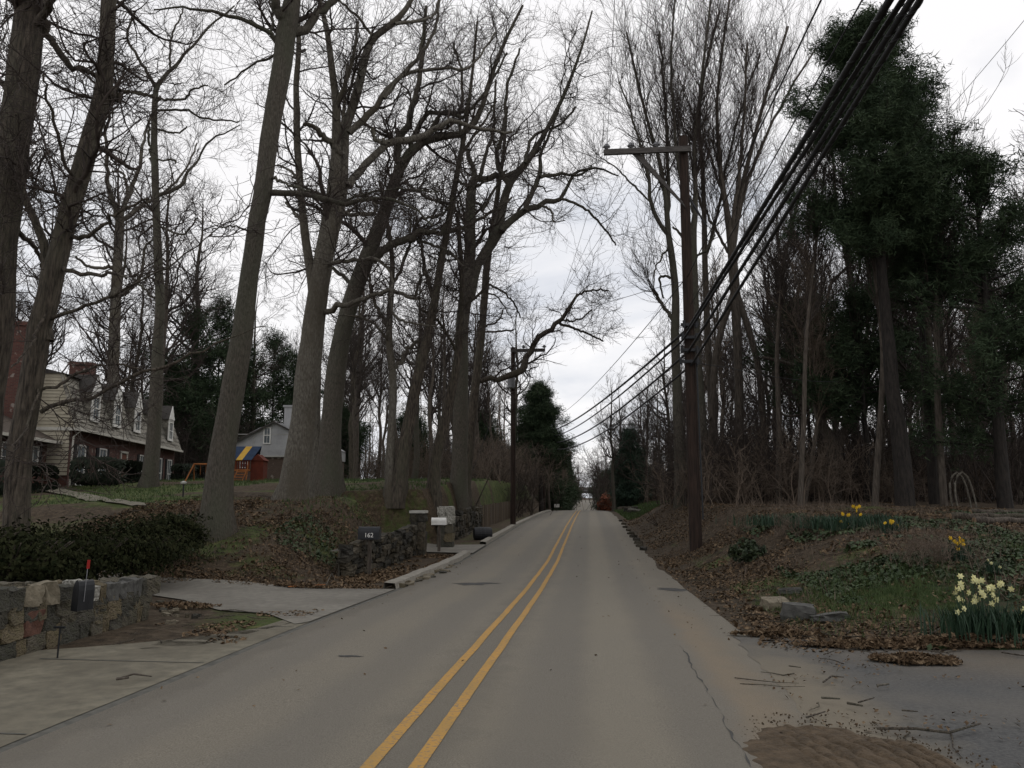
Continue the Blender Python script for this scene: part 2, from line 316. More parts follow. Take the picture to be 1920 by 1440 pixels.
# ground cover masks: r grass, g ivy/green cover, b bare dirt (the rest is leaf litter)
n1 = vnoise(GX, GY, 3.5, 11) * .6 + vnoise(GX, GY, 1.2, 12) * .4
g1 = np.zeros_like(GX)
left_lawn = sm((GY - 21) / 4) * sm((62 - GY) / 8) * (GX < -8) * sm((-GX - 6) / 6)
lawn2 = sm((GY - 40) / 4) * sm((100 - GY) / 10) * (GX < -5.3)
g1 = np.maximum(g1, np.maximum(left_lawn, lawn2) * np.clip((n1 - .30) * 6, 0, 1))
g1 = np.maximum(g1, ((GX < -5.5) & (GX > -16) & (GY > 18.8) & (GY < 40)) * np.clip((n1 - .5) * 5, 0, .9))
g1 = np.maximum(g1, ((GX > 4.3) & (GX < 13) & (GY > 14) & (GY < 34)) * np.clip((n1 - .55) * 5, 0, .9))
g1 = np.maximum(g1, ((GX > 3.9) & (GX < 10) & (GY > 57) & (GY < 92)) * np.clip((n1 + .3) * 5, 0, 1.2))
g1 = np.maximum(g1, np.exp(-((GX - 6.2) / 1.6) ** 2 - ((GY - 14.3) / 1.7) ** 2) * 1.2 * (n1 > .3))
g1 = np.maximum(g1, ((GX > 10.2) & (GY > 12.5) & (GY < 18.5)) * np.clip((GX - 10) / 1.5, 0, 1))
g1 = np.maximum(g1, ((GX < -3.6) & (GX > -7) & (GY > 9) & (GY < 16)) * np.clip((n1 - .58) * 6, 0, .8))
g1 = np.maximum(g1, ((GX < -3.3) & (GX > -5) & (GY > 34)) * np.clip((n1 - .4) * 3, 0, .5))
g2 = ((GX > 6) & (GX < 14) & (GY > 10.6) & (GY < 17)) * np.clip((n1 - .3) * 4, 0, 1) + ((GX > 6) & (GX < 13) & (GY > 19) & (GY < 28)) * np.clip((n1 - .5) * 5, 0, 1)
g3 = ((GX < -3.2) & (GX > -7.5) & (GY > 8) & (GY < 17)) * .8 + ((GX < -3.2) & (GX > -5.4) & (GY > 17) & (GY < 30)) * .6 + ((GX > 3.2) & (GX < 4.6) & (GY > 10)) * .7
ca = gme.color_attributes.new('cover', 'FLOAT_COLOR', 'POINT')
ca.data.foreach_set('color', np.stack([np.clip(g1, 0, 1), np.clip(g2, 0, 1), np.clip(g3, 0, 1), np.ones_like(GX)], -1).astype(np.float32).ravel())
gm = bpy.data.materials.new('forest_floor'); gm.use_nodes = True; n = gm.node_tree.nodes; l = gm.node_tree.links; b = n['Principled BSDF']; b.inputs['Roughness'].default_value = .95; b.inputs['Specular IOR Level'].default_value = .15
geo = n.new('ShaderNodeNewGeometry')
def nramp(scale, cols, lo=.35, hi=.65, det=8):
    a = n.new('ShaderNodeTexNoise'); a.inputs['Scale'].default_value = scale; a.inputs['Detail'].default_value = det; a.inputs['Roughness'].default_value = .7; l.new(geo.outputs['Position'], a.inputs['Vector'])
    r = n.new('ShaderNodeValToRGB'); r.color_ramp.elements[0].position = lo; r.color_ramp.elements[1].position = hi
    r.color_ramp.elements[0].color = (*cols[0], 1); r.color_ramp.elements[1].color = (*cols[-1], 1)
    if len(cols) == 3: q = r.color_ramp.elements.new((lo + hi) / 2); q.color = (*cols[1], 1)
    l.new(a.outputs[0], r.inputs[0]); return r.outputs[0], a.outputs[0]
lit, h1 = nramp(7, [(.024, .017, .011), (.062, .045, .029), (.14, .105, .070)], .3, .74)
gra, _ = nramp(2.5, [(.034, .046, .014), (.058, .078, .022), (.105, .105, .040)])
ivy, _ = nramp(9, [(.010, .018, .007), (.028, .045, .016)])
drt, _ = nramp(4, [(.028, .021, .014), (.056, .042, .028), (.10, .078, .054)])
at = n.new('ShaderNodeVertexColor'); at.layer_name = 'cover'; se = n.new('ShaderNodeSeparateColor'); l.new(at.outputs[0], se.inputs[0])
prev = lit
brk, _ = nramp(3.1, [(0, 0, 0), (1, 1, 1)], .38, .62)
for k, colr in ((2, drt), (0, gra), (1, ivy)):
    ml = n.new('ShaderNodeMath'); ml.operation = 'MULTIPLY_ADD'; ml.inputs[1].default_value = 1.6; l.new(se.outputs[k], ml.inputs[0])
    m2 = n.new('ShaderNodeMath'); m2.operation = 'SUBTRACT'; l.new(brk, m2.inputs[0]); m2.inputs[1].default_value = 1; l.new(m2.outputs[0], ml.inputs[2])
    cl = n.new('ShaderNodeClamp'); l.new(ml.outputs[0], cl.inputs[0])
    mx_ = n.new('ShaderNodeMixRGB'); l.new(cl.outputs[0], mx_.inputs[0]); l.new(prev, mx_.inputs[1]); l.new(colr, mx_.inputs[2]); prev = mx_.outputs[0]
l.new(prev, b.inputs['Base Color']); bp = n.new('ShaderNodeBump'); bp.inputs['Distance'].default_value = .06; bp.inputs['Strength'].default_value = .9; l.new(h1, bp.inputs['Height']); l.new(bp.outputs[0], b.inputs['Normal'])
gme.materials.append(gm)
obj('ground', gme, kind='structure')

# ------------------------------------------------------------------ sheets laid on the ground
def loft(name, A, B, matl, off, N=80, Mx=14, parent=None, on_road=False, rough=0, **props):
    """A, B: world xy polylines of the two long edges"""
    def rs(Q, N):
        Q = np.array([q[:2] for q in Q], float); s = np.r_[0, np.cumsum(np.hypot(*np.diff(Q, axis=0).T))]; t = np.linspace(0, s[-1], N)
        return np.stack([np.interp(t, s, Q[:, 0]), np.interp(t, s, Q[:, 1])], -1)
    a, b_ = rs(A, N), rs(B, N)
    if rough: b_ = b_ + (np.stack([vnoise(b_[:, 0] * 5, b_[:, 1] * 5, 1.3, 3), vnoise(b_[:, 0] * 5, b_[:, 1] * 5, 1.1, 9)], -1) - .5) * rough; a = a + (np.stack([vnoise(a[:, 0] * 5, a[:, 1] * 5, 1.3, 4), vnoise(a[:, 0] * 5, a[:, 1] * 5, 1.1, 8)], -1) - .5) * rough
    t = np.linspace(0, 1, Mx)[None, :, None]; G = a[:, None] * (1 - t) + b_[:, None] * t
    Z = (roadz(G[..., 1]) if on_road else H(G[..., 0], G[..., 1])) + off
    if on_road: Z = Z + .07 - .0055 * np.clip(np.abs(G[..., 0]), 0, 4) ** 2 * 1.0
    V = np.concatenate([G, Z[..., None]], -1).reshape(-1, 3)
    return obj(name, mesh_np(name, V, grid_faces(N, Mx), matl, True), parent, **props)
def hx(*pts): return [hit(*p)[0] for p in pts]
# road: ragged asphalt edges, crowned
YS = np.concatenate([np.arange(-40, 40, .4), np.arange(40, 130, 1.5), np.arange(130, 600, 6)])
le = -3.02 + (vnoise(YS, YS * 0, 1.7, 3) - .5) * .05
re_ = 3.35 + (vnoise(YS, YS * 0, 2.3, 4) - .5) * .22 + (vnoise(YS, YS * 0, .5, 6) - .5) * .10 + .35 * np.exp(-((YS - 9) / 5) ** 2)
road_t = np.linspace(0, 1, 25)
RXX = le[:, None] * (1 - road_t) + re_[:, None] * road_t; RYY = np.repeat(YS[:, None], 25, 1)
def crown(x): return .07 - .0060 * np.abs(x) ** 2
road = obj('road', mesh_np('road', np.stack([RXX, RYY, roadz(RYY) + crown(RXX)], -1).reshape(-1, 3), grid_faces(len(YS), 25), M['asphalt'], True), kind='structure')
def on_road_strip(name, x0, x1, y0, y1, matl, off, parent=road, wob=0, n=300, seed=0, **pr):
    y = np.linspace(y0, y1, n); w0 = (vnoise(y, y * 0, .9, seed) - .5) * wob + (vnoise(y, y * 0, .17, seed + 1) - .5) * wob * .5; f0 = x0(y) if callable(x0) else x0; f1 = x1(y) if callable(x1) else x1
    X = np.stack([f0 + w0, (f0 + f1) / 2 + w0, f1 + w0], -1); Y = np.repeat(y[:, None], 3, 1)
    return obj(name, mesh_np(name, np.stack([X, Y, roadz(Y) + crown(X) + off], -1).reshape(-1, 3), grid_faces(n, 3), matl, True), parent, **pr)
on_road_strip('centre_line', lambda y: -.21 - .13 * np.exp(-(y / 8.5) ** 2), lambda y: -.11 - .13 * np.exp(-(y / 8.5) ** 2), -30, 120, M['yellow'], .006, n=1500, wob=.012)
on_road_strip('centre_line', lambda y: .11 - .13 * np.exp(-(y / 8.5) ** 2), lambda y: .21 - .13 * np.exp(-(y / 8.5) ** 2), -30, 120, M['yellow'], .006, n=1500, wob=.012)
# longitudinal crack near the right edge, tapering in and out
on_road_strip('crack', 2.33, lambda y: 2.33 + .0005 + .024 * vnoise(y, y * 0, .22, 31) ** 2, 3, 10.6, M['tar'], .004, wob=.09, n=500, seed=21)
def blob(name, c, rx, ry, matl, off, parent=road, seed=0, n=40, onroad=True, ang=0, rg=.35, **pr):
    an = np.linspace(0, 2 * math.pi, n, endpoint=False); r = 1 + (vnoise(np.cos(an) * 3 + 9, np.sin(an) * 3 + 9, 1, seed) - .5) * 2 * rg
    rad = np.array([0, .5, 1.0]); X = c[0] + rad[:, None] * r * (rx * np.cos(an) * math.cos(ang) - ry * np.sin(an) * math.sin(ang)); Y = c[1] + rad[:, None] * r * (rx * np.cos(an) * math.sin(ang) + ry * np.sin(an) * math.cos(ang))
    Z = (roadz(Y) + crown(X) if onroad else H(X, Y)) + off; V = np.stack([X, Y, Z], -1).reshape(-1, 3)
    Fs = [(n + i, n + (i + 1) % n, 2 * n + (i + 1) % n, 2 * n + i) for i in range(n)]; T = [(0, n + (i + 1) % n, n + i, n + i) for i in range(n)]
    me = bpy.data.meshes.new(name); me.from_pydata(V.tolist(), [], [q for q in Fs] + [t[:3] for t in T]); me.materials.append(matl); me.update()
    return obj(name, me, parent, **pr)
for (px, py, rx, ry) in ((900, 1099, .52, .22), (1262, 1107, .35, .3), (655, 1240, .16, .05), (885, 1101, .3, .16)):
    c = hit(px, py)[0]; blob('tar_patch', c, rx, ry, M['tar'], .005, seed=int(px))
# sandy wash along the right edge, left apron, driveways
loft('gutter', [(-3.0, y) for y in (-10, 60, 90)], [(-3.16, y) for y in (-10, 60, 90)], M['gutter'], .006, N=300, Mx=2, on_road=False, kind='structure')
apron = loft('driveway_apron', [(-3.14, -8), (-3.14, 0), (-3.14, 8), (-3.14, 11), (-3.14, 17.6)], [(-30, -8), (-30, 2), (-5.7, 8.9), (-3.75, 10.2), (-3.42, 17.6)], M['apron'], .012, N=200, Mx=26, kind='structure')
for yj in (3.2, 6.1, 9.0, 11.8, 14.6): loft('joint', [(-3.18, yj), (-3.5 if yj > 9.5 else -5.2, yj + .02)], [(-3.18, yj + .025), (-3.5 if yj > 9.5 else -5.2, yj + .05)], M['gutter'], .017, N=8, Mx=2, parent=apron)
near = hx((616, 1168), (554, 1173), (500, 1152), (430, 1130), (330, 1112)); far = hx((762, 1103), (700, 1106), (600, 1109), (450, 1111), (345, 1110))
near = [(-3.14, near[0][1])] + near[1:] + [(-10, near[-1][1] + .6), (-22, 20)]; far = [(-3.14, 17.9), (-4.2, 17.9), (-6, 18.0), (-8, 18.2), (-9.3, 18.4), (-13, 19.5), (-22, 23)]
near = near[:3] + [(-5.2, 13.6), (-6.6, 15.0), (-9, 16.6), (-12, 17.6), (-22, 20.5)]
loft('driveway', near, far, M['concrete'], .022, N=110, Mx=22, kind='structure')
loft('house_path', hx((60, 903), (130, 922), (200, 936), (272, 946)), hx((60, 915), (130, 932), (200, 944), (276, 951)), M['apron'], .06, N=40, Mx=4, rough=.1, kind='structure')
loft('second_driveway', [(-3.1, 29.6), (-5, 29.9), (-7, 30.4)], [(-3.1, 33.6), (-5, 33.2), (-7, 33.2)], M['concrete'], .05, N=40, Mx=10, kind='structure')
rd = loft('right_driveway', [(2.95, -8), (2.95, 0), (3.0, 6), (3.1, 8.5), (3.2, 11.6)], [(30, -8), (30, 0), (26, 7), (14, 10.0), (4.3, 11.1), (3.9, 11.6)], M['asphalt_dark'], .014, N=220, Mx=50, rough=.10, kind='structure')
# ridged pile of brown sand washed against the road at the lower right
SP0 = hx((1425, 1350), (1500, 1352), (1585, 1375)); SPX, SPY = np.meshgrid(np.linspace(-1, 1, 180), np.linspace(-1, 1, 180))
SPC = hit(1575, 1432)[0]; sx, sy = SPC[0] + .02 + SPX * .74, SPC[1] - .25 + SPY * 1.05
edge = 1 - (np.abs(SPX) ** 2.6 + np.abs(SPY) ** 2.6) - (vnoise(sx, sy, .3, 3) - .5) * .6 - (vnoise(sx, sy, .09, 23) - .5) * .35
ra, rb = hit(1500, 1372)[0], hit(1625, 1438)[0]; rv_ = (rb - ra)[:2] / np.hypot(*(rb - ra)[:2]); rq = (sx - ra[0]) * -rv_[1] + (sy - ra[1]) * rv_[0]
ridges = (np.abs(np.sin((rq + .02 * np.sin(sx * 9) + .015 * np.sin(sy * 23)) * 26)) ** .6) * .034 * sm((sx - SPC[0] + .35 + (sy - SPC[1]) * .25) / .2) * (.4 + vnoise(sx, sy, .35, 51))
sz = H(sx, sy) + .022 + np.clip(edge, 0, .5) * .03 + ridges * np.clip(edge * 2, 0, 1) + vnoise(sx, sy, .09, 8) * .008
keep = edge > .0
ff = grid_faces(180, 180); kf = keep.ravel()[ff].all(1)
obj('sand_pile', mesh_np('sand_pile', np.stack([sx, sy, sz], -1).reshape(-1, 3), ff[kf], M['wetsand'], True), kind='stuff')

# kerb on the left from the driveway up to the crest
ky = np.concatenate([np.arange(18.2, 29.6, .3), np.arange(33.7, 45, .4), np.arange(45, 92, 1.5)])
def kerb(y0, y1, n):
    y = np.linspace(y0, y1, n); x = np.full(n, -3.30); prof = [(.16, 0), (.13, .13), (-.12, .15), (-.14, 0)]
    V = []; 
    for i in range(n):
        for a, h in prof: V.append((x[i] + a + (vnoise(y[i:i+1], y[i:i+1] * 0, .7, 2)[0] - .5) * .04, y[i], float(roadz(y[i])) + h + .01 + (vnoise(y[i:i+1], y[i:i+1] * 0, .5, 7)[0] - .5) * .02))
    Fq = [(i * 4 + k, (i + 1) * 4 + k, (i + 1) * 4 + k + 1, i * 4 + k + 1) for i in range(n - 1) for k in range(3)]
    me = bpy.data.meshes.new('kerb'); me.from_pydata(V, [], Fq); me.materials.append(M['kerb']); me.update(); obj('kerb', me, kind='structure')
kerb(18.0, 29.4, 60); kerb(33.8, 92, 90)

# ------------------------------------------------------------------ branch growing (all levels vectorised)
def norm(v): return v / np.maximum(np.linalg.norm(v, axis=-1, keepdims=True), 1e-9)
def spawn(Pp, Rp, n, K, t0=.2, t1=1, ang=(45, 12), L=(.3, .6), rf=(.35, .6), wander=.25, up=.08, rend=.25, rmin=.004, absL=False, Lend=.5, droop=0, tp=1.0):
    m, Kp, _ = Pp.shape; seg = np.linalg.norm(np.diff(Pp, axis=1), axis=2); plen = seg.sum(1)
    w = plen / plen.sum(); idx = rng.choice(m, n, p=w); t = t0 + (t1 - t0) * rng.random(n) ** tp; s = t * (Kp - 1); i = np.minimum(s.astype(int), Kp - 2); f = (s - i)[:, None]
    st = Pp[idx, i] * (1 - f) + Pp[idx, i + 1] * f; tan = norm(Pp[idx, i + 1] - Pp[idx, i]); r0p = Rp[idx, i] * (1 - f[:, 0]) + Rp[idx, i + 1] * f[:, 0]
    rv = rng.normal(size=(n, 3)); perp = norm(np.cross(tan, rv)); a = np.radians(rng.normal(ang[0], ang[1], n))[:, None]
    d = norm(np.cos(a) * tan + np.sin(a) * perp); base = 1 if absL else plen[idx]
    Ln = base * rng.uniform(L[0], L[1], n) * (1 - (1 - Lend) * t); r0 = np.maximum(r0p * rng.uniform(rf[0], rf[1], n), rmin * 1.3)
    pts = np.empty((n, K, 3)); pts[:, 0] = st; step = (Ln / (K - 1))[:, None]; cur = d
    for k in range(1, K):
        cur = norm(cur + rng.normal(size=(n, 3)) * wander + np.array([0, 0, up]) - np.array([0, 0, droop * k / K])); pts[:, k] = pts[:, k - 1] + cur * step
    R = r0[:, None] * np.linspace(1, rend, K)[None]; R = np.maximum(R, rmin); R[:, -1] *= .5
    return pts, R
def tubes(Pp, Rp, S):
    n, K, _ = Pp.shape; T = np.empty_like(Pp); T[:, 1:-1] = Pp[:, 2:] - Pp[:, :-2]; T[:, 0] = Pp[:, 1] - Pp[:, 0]; T[:, -1] = Pp[:, -1] - Pp[:, -2]; T = norm(T)
    ov = norm(Pp[:, -1] - Pp[:, 0]); ax = np.zeros((n, 3)); ax[np.arange(n), np.argmin(np.abs(ov), 1)] = 1
    U = norm(np.cross(T, ax[:, None])); Wv = np.cross(T, U); an = np.arange(S) * 2 * math.pi / S
    V = Pp[:, :, None] + Rp[:, :, None, None] * (U[:, :, None] * np.cos(an)[:, None] + Wv[:, :, None] * np.sin(an)[:, None])
    i = np.arange(n * K * S).reshape(n, K, S); j = np.roll(i, -1, 2)
    Fq = np.stack([i[:, :-1], j[:, :-1], j[:, 1:], i[:, 1:]], -1).reshape(-1, 4); return V.reshape(-1, 3), Fq
def tubemesh(name, groups, matl, base=(0, 0, 0), smooth=False):
    Vs, Fs, o = [], [], 0
    for Pp, Rp, S in groups:
        v, f = tubes(Pp, Rp, S); Vs.append(v); Fs.append(f + o); o += len(v)
    return mesh_np(name, np.concatenate(Vs) - np.array(base), np.concatenate(Fs), matl, smooth)
def resample(pts, K):
    pts = np.array(pts, float); s = np.r_[0, np.cumsum(np.linalg.norm(np.diff(pts[:, :3], axis=0), axis=1))]; t = np.linspace(0, s[-1], K)
    # catmull-rom through the traced points
    out = np.empty((K, 4)); n_ = len(pts)
    for q, tt in enumerate(t):
        i = min(max(np.searchsorted(s, tt) - 1, 0), n_ - 2); f = (tt - s[i]) / max(s[i + 1] - s[i], 1e-6)
        p0, p1, p2, p3 = pts[max(i - 1, 0)], pts[i], pts[i + 1], pts[min(i + 2, n_ - 1)]
        out[q] = .5 * (2 * p1 + (p2 - p0) * f + (2 * p0 - 5 * p1 + 4 * p2 - p3) * f * f + (3 * p1 - p0 - 3 * p2 + p3) * f ** 3)
    out[:, 3] = np.clip(np.interp(t, s, pts[:, 3]), .004, None); return out
def trunkmesh(name, Q, matl, base, S=18, flare=1.0, seed=0, wob=.05, sink=.0):
    """trunk as one rough skin: ring radii modulated, root flare at the foot"""
    K = len(Q); Pp = Q[None, :, :3].copy(); R = Q[:, 3].copy(); v, f = tubes(Pp, R[None], S); v = v.reshape(K, S, 3); c = Q[:, None, :3]
    an = np.arange(S) * 2 * math.pi / S; h = np.maximum(Q[:, 2] - Q[0, 2] - sink, 0)[:, None]
    lob = .5 + 1.6 * np.maximum(0, np.sin(an * 4 + seed + .6 * np.sin(an * 2)))[None] ** 2
    fl = 1 + flare * np.exp(-h / (R[0] * .75)) * .17 * lob
    wv = 1 + (vnoise(an[None] * 2.2 + 0 * h, h * 1.3, 1, seed) - .5) * wob * 3 + (vnoise(an[None] * 5 + 0 * h, h * 4, 1, seed + 3) - .5) * wob
    v = c + (v - c) * (fl * wv)[..., None]
    return mesh_np(name, v.reshape(-1, 3) - np.array(base), f, matl, True)
def toworld(poly, d, doff=0):
    n_ = len(poly); out = []; lw = poly[0][2] if len(poly[0]) > 2 else 6
    for i, p in enumerate(poly):
        w = p[2] if len(p) > 2 else None
        dd = d + doff * i / max(n_ - 1, 1); out.append([*P(p[0], p[1], dd), w])
    ks = [i for i in range(n_) if out[i][3] is not None]
    for i in range(n_):
        if out[i][3] is None: out[i][3] = np.interp(i, ks, [out[k][3] for k in ks])
    for i, p in enumerate(out):
        dd = d + doff * i / max(n_ - 1, 1); p[3] = p[3] * dd / F / 2 * (.92 if p[3] > 14 else 1)
    return out
def hero(label, base_px, d, trunks, limbs, cat='tree', bark='bark', twig='twig', n=(70, 900, 4200), L1=(1.6, 4.2), fan=False, grp=None, flare=1.0, t0=.42, dens=1.0):
    """trunks, limbs: traced centre lines [(px,py,width px),...] standing at distance d; limbs may carry a depth offset as last item"""
    if base_px is not None:
        g, d = hit(*base_px)
    tr = [toworld([p for p in t if not np.isscalar(p)], d, ([p for p in t if np.isscalar(p)] or [0])[0]) for t in trunks]
    b0 = np.array(tr[0][0][:3]); b0[2] = Hs(b0[0], b0[1])
    tr[0][0][:3] = b0; root = thing('bare_tree', label, cat, b0, group=grp)
    Qs = [resample(t, 30) for t in tr]
    for i, Q in enumerate(Qs):
        jit = np.cumsum(rng.normal(size=(30, 3)) * Q[:, 3:4] * .045, 0); jit -= jit[0]; jit -= np.linspace(0, 1, 30)[:, None] * jit[-1] * .8; Q[:, :3] += jit
        if i == 0 or abs(Q[0, 2] - b0[2]) < 1.0: Q = np.concatenate([Q[:1] - [0, 0, .75, 0], Q])
        obj('trunk' if i == 0 else 'stem', trunkmesh('trunk', Q, M[bark], b0, S=20 if Q[0, 3] > .15 else 12, flare=flare if i == 0 else 0, seed=i, sink=.75), root)
    lw = []
    for li in limbs:
        off = [p for p in li if np.isscalar(p)]; q = [p for p in li if not np.isscalar(p)]
        Q = resample(toworld(q, d, off[0] if off else rng.uniform(-3, 2)), 20)
        jit = rng.normal(size=(20, 3)) * (.015 + Q[:, 3:4] * .22); jit[0] = 0; Q[:, :3] += jit; lw.append(Q)
        obj('limb', trunkmesh('limb', Q, M[bark], b0, S=8, flare=0, wob=.08), root)
    TP = np.stack([resample(q, 20) for q in Qs]); allP = TP; allR = None
    groups = []
    ups = [q[int(abs(t0) * 20):] for q in TP]; ups = np.stack([resample(u, 20) for u in ups])
    src = np.concatenate([ups] + ([np.stack(lw)] if lw else []) ); sp, sr = src[..., :3], src[..., 3]
    a1 = (30, 10) if fan else (52, 16)
    # secondary boughs, first from the trunk tops and then from the limbs; lengths are absolute
    A, AR = spawn(sp, sr, int(n[0] * dens * .85), 10, .08, 1, a1, (L1[0] * 1.1, L1[1] * 1.25), (.2, .42), .15 if fan else .29, .14 if fan else .07, rmin=.010, absL=True, Lend=.7)
    def vis(X, RX):                             # nothing is grown far above the view
        v_ = X[:, 0] - [CAMX, 0, E]; d_q = -v_[:, 0] * SP + v_[:, 1] * CP; kk = v_[:, 2] / d_q < .80; return X[kk], RX[kk]
    A, AR = vis(A, AR)
    B, BR = spawn(A, AR, int(n[1] * dens * 1.15), 6, .08, 1, (34, 10) if fan else (46, 14), (.35, .75), (.32, .6), .16 if fan else .30, .10 if fan else .05, rmin=.0070); B, BR = vis(B, BR)
    Cc, CR = spawn(B, BR, int(n[2] * dens * .80), 4, .05, 1, (30, 12) if fan else (40, 15), (.35, .8), (.45, .75), .18 if fan else .36, .09 if fan else .05, rmin=.0042); Cc, CR = vis(Cc, CR)
    cr = obj('crown', tubemesh('crown', [(A, AR, 5), (B, BR, 3), (Cc, CR, 3)], M[twig], b0), root, kind='stuff')
    return root, d

# ------------------------------------------------------------------ the big bare trees, left side
hero('massive grey trunk at the far left edge, rising behind the stone wall', None, 16.5,
     [[(-66, 1120, 92), (-46, 900, 76), (-30, 760, 72), (-6, 620, 70), (12, 420, 66), (28, 300, 64), (50, 142, 62), (64, 0, 60), (75, -120, 50), (90, -300, 36), (100, -480, 22)]],
     [[(85, 40, 16), (100, 80, 15), (130, 118, 13), (170, 138, 10), (196, 148, 8), .8], [(45, 200, 12), (-20, 130, 8), (-90, 60, 5)], [(20, 420, 12), (70, 470, 8), (100, 540, 6)], [(10, 600, 9), (-40, 560, 6), (-90, 520, 4)], [(60, 60, 20), (140, -60, 14), (260, -200, 8)]],
     n=(60, 700, 2600), t0=.35, bark='bark2', L1=(1.2, 3.0))
hero('tall dark trunk with a knobbly burl halfway up, second from the left edge', None, 15.5,
     [[(26, 1122, 52), (34, 984, 48), (42, 832, 46), (56, 767, 44), (70, 680, 43), (80, 620, 43), (98, 562, 44), (106, 520, 43), (124, 444, 40), (147, 364, 40), (168, 290, 40), (184, 230, 34), (196, 180, 38), (200, 150, 34), (204, 100, 31), (207, 0, 32), (214, -150, 26), (225, -350, 16)],
      [(88, 640, 26), (80, 560, 20), (84, 480, 18), (66, 420, 15), (45, 370, 13), (30, 300, 11), (10, 240, 8), (-30, 160, 5)]],
     [[(200, 185, 24), (216, 176, 20), (222, 190, 10), .1],
      [(78, 772, 9), (130, 752, 8), (185, 742, 7), (240, 712, 6), (290, 692, 6), (340, 672, 5), (420, 640, 3), (500, 610, 2), -1.0],
      [(72, 730, 6), (110, 722, 6), (150, 700, 5), (210, 682, 4), (270, 695, 3), .5], [(92, 600, 8), (140, 582, 7), (200, 560, 6), (260, 530, 4), (330, 490, 3), (400, 440, 2)],
      [(124, 445, 10), (170, 440, 8), (215, 400, 6), (280, 372, 4)], [(110, 500, 9), (160, 515, 8), (205, 512, 6), (236, 520, 4)], [(150, 360, 9), (120, 300, 7), (100, 220, 6), (80, 140, 4)],
      [(196, 160, 8), (240, 172, 6), (300, 185, 4)], [(75, 720, 5), (50, 800, 4), (20, 850, 3)], [(100, 560, 7), (60, 640, 5), (20, 690, 3)]],
     n=(80, 850, 3000), t0=.35, bark='bark2', L1=(1.0, 2.8))
hero('slim grey tree in front of the siding house, branches high and wide', (278, 912), 34,
     [[(278, 912, 34), (284, 850, 29), (292, 720, 24), (299, 580, 19), (296, 490, 17), (291, 355, 15), (289, 222, 12), (293, 162, 10), (300, 150, 8)]],
     [[(293, 165, 8), (278, 138, 7), (262, 115, 6), (238, 66, 5), (255, 20, 3), -2], [(293, 160, 8), (320, 131, 7), (358, 90, 5), (395, 48, 4), (440, 10, 3), 2], [(320, 131, 5), (322, 70, 4), (345, 15, 3)],
      [(295, 187, 5), (340, 186, 5), (362, 168, 4), (390, 160, 3)], [(296, 208, 5), (345, 206, 5), (385, 222, 4), (447, 228, 3)], [(293, 368, 8), (335, 352, 7), (352, 320, 5), (372, 300, 4), (390, 268, 4), (450, 235, 2), 2],
      [(289, 180, 4), (250, 172, 4), (210, 182, 3)], [(283, 302, 5), (280, 262, 5), (279, 230, 4), -.5], [(291, 300, 4), (325, 300, 4), (330, 305, 3)], [(297, 500, 5), (310, 505, 4), (314, 498, 3), .2], [(290, 560, 5), (250, 520, 4), (225, 470, 3)], [(292, 420, 5), (340, 440, 4), (370, 410, 3)], [(290, 240, 5), (330, 250, 4), (350, 238, 3)]],
     n=(70, 800, 3300), L1=(1.6, 4.0), t0=.45)
hero('pale beech with three low forks rising behind the roof of the siding house', None, 63,
     [[(213, 880, 28), (214, 800, 24), (214, 640, 22), (218, 530, 20), (224, 415, 18), (226, 395, 12)]],
     [[(222, 412, 11), (208, 365, 9), (200, 320, 8), (200, 270, 6), (190, 200, 4), -2], [(226, 408, 11), (240, 365, 9), (262, 310, 7), (272, 250, 5), (300, 180, 4), 2], [(228, 412, 9), (262, 388, 8), (290, 372, 6), (340, 330, 4), (370, 270, 3), 3], [(240, 365, 6), (230, 325, 5), (210, 322, 4)],
      [(218, 500, 7), (170, 500, 6), (140, 480, 4)], [(219, 560, 6), (262, 520, 6), (270, 470, 5), (290, 445, 3)]],
     n=(60, 700, 2600), bark='pale_bark', L1=(3, 7), t0=.7)
hero('tall leaning trunk before the lawn, nearest of the big trees left of the road', (405, 1003), 22,
     [[(405, 1003, 66), (408, 920, 56), (422, 800, 48), (438, 700, 45), (451, 640, 43), (467, 511, 38), (492, 355, 37), (508, 240, 38), (528, 130, 41), (541, 50, 44), (552, 0, 32), (560, -90, 28), (565, -260, 20), (570, -420, 12)]],
     [[(538, 55, 26), (520, 20, 22), (514, -30, 18), (505, -120, 12), -1], [(545, 60, 24), (568, 56, 20), (595, 22, 15), (625, 2, 12), (665, -40, 8), (720, -120, 5), 1.5],
      [(526, 100, 11), (508, 65, 9), (465, 40, 8), (400, 22, 6), (340, 14, 4), (290, 20, 3), -1.5], [(508, 66, 6), (512, 30, 5), (505, 0, 4)], [(500, 362, 14), (545, 362, 13), (590, 370, 12), (640, 383, 11), (680, 374, 9), (730, 372, 7), (770, 390, 5), (810, 420, 4), -1.2],
      [(640, 382, 6), (690, 362, 5), (750, 355, 4), (830, 360, 3), -1], [(505, 330, 6), (540, 345, 5), (585, 360, 4)], [(545, 90, 7), (470, 125, 4), (420, 160, 3)], [(480, 440, 6), (440, 425, 3), (400, 430, 2)]],
     n=(85, 950, 3600), L1=(1.2, 3.2), t0=.55)
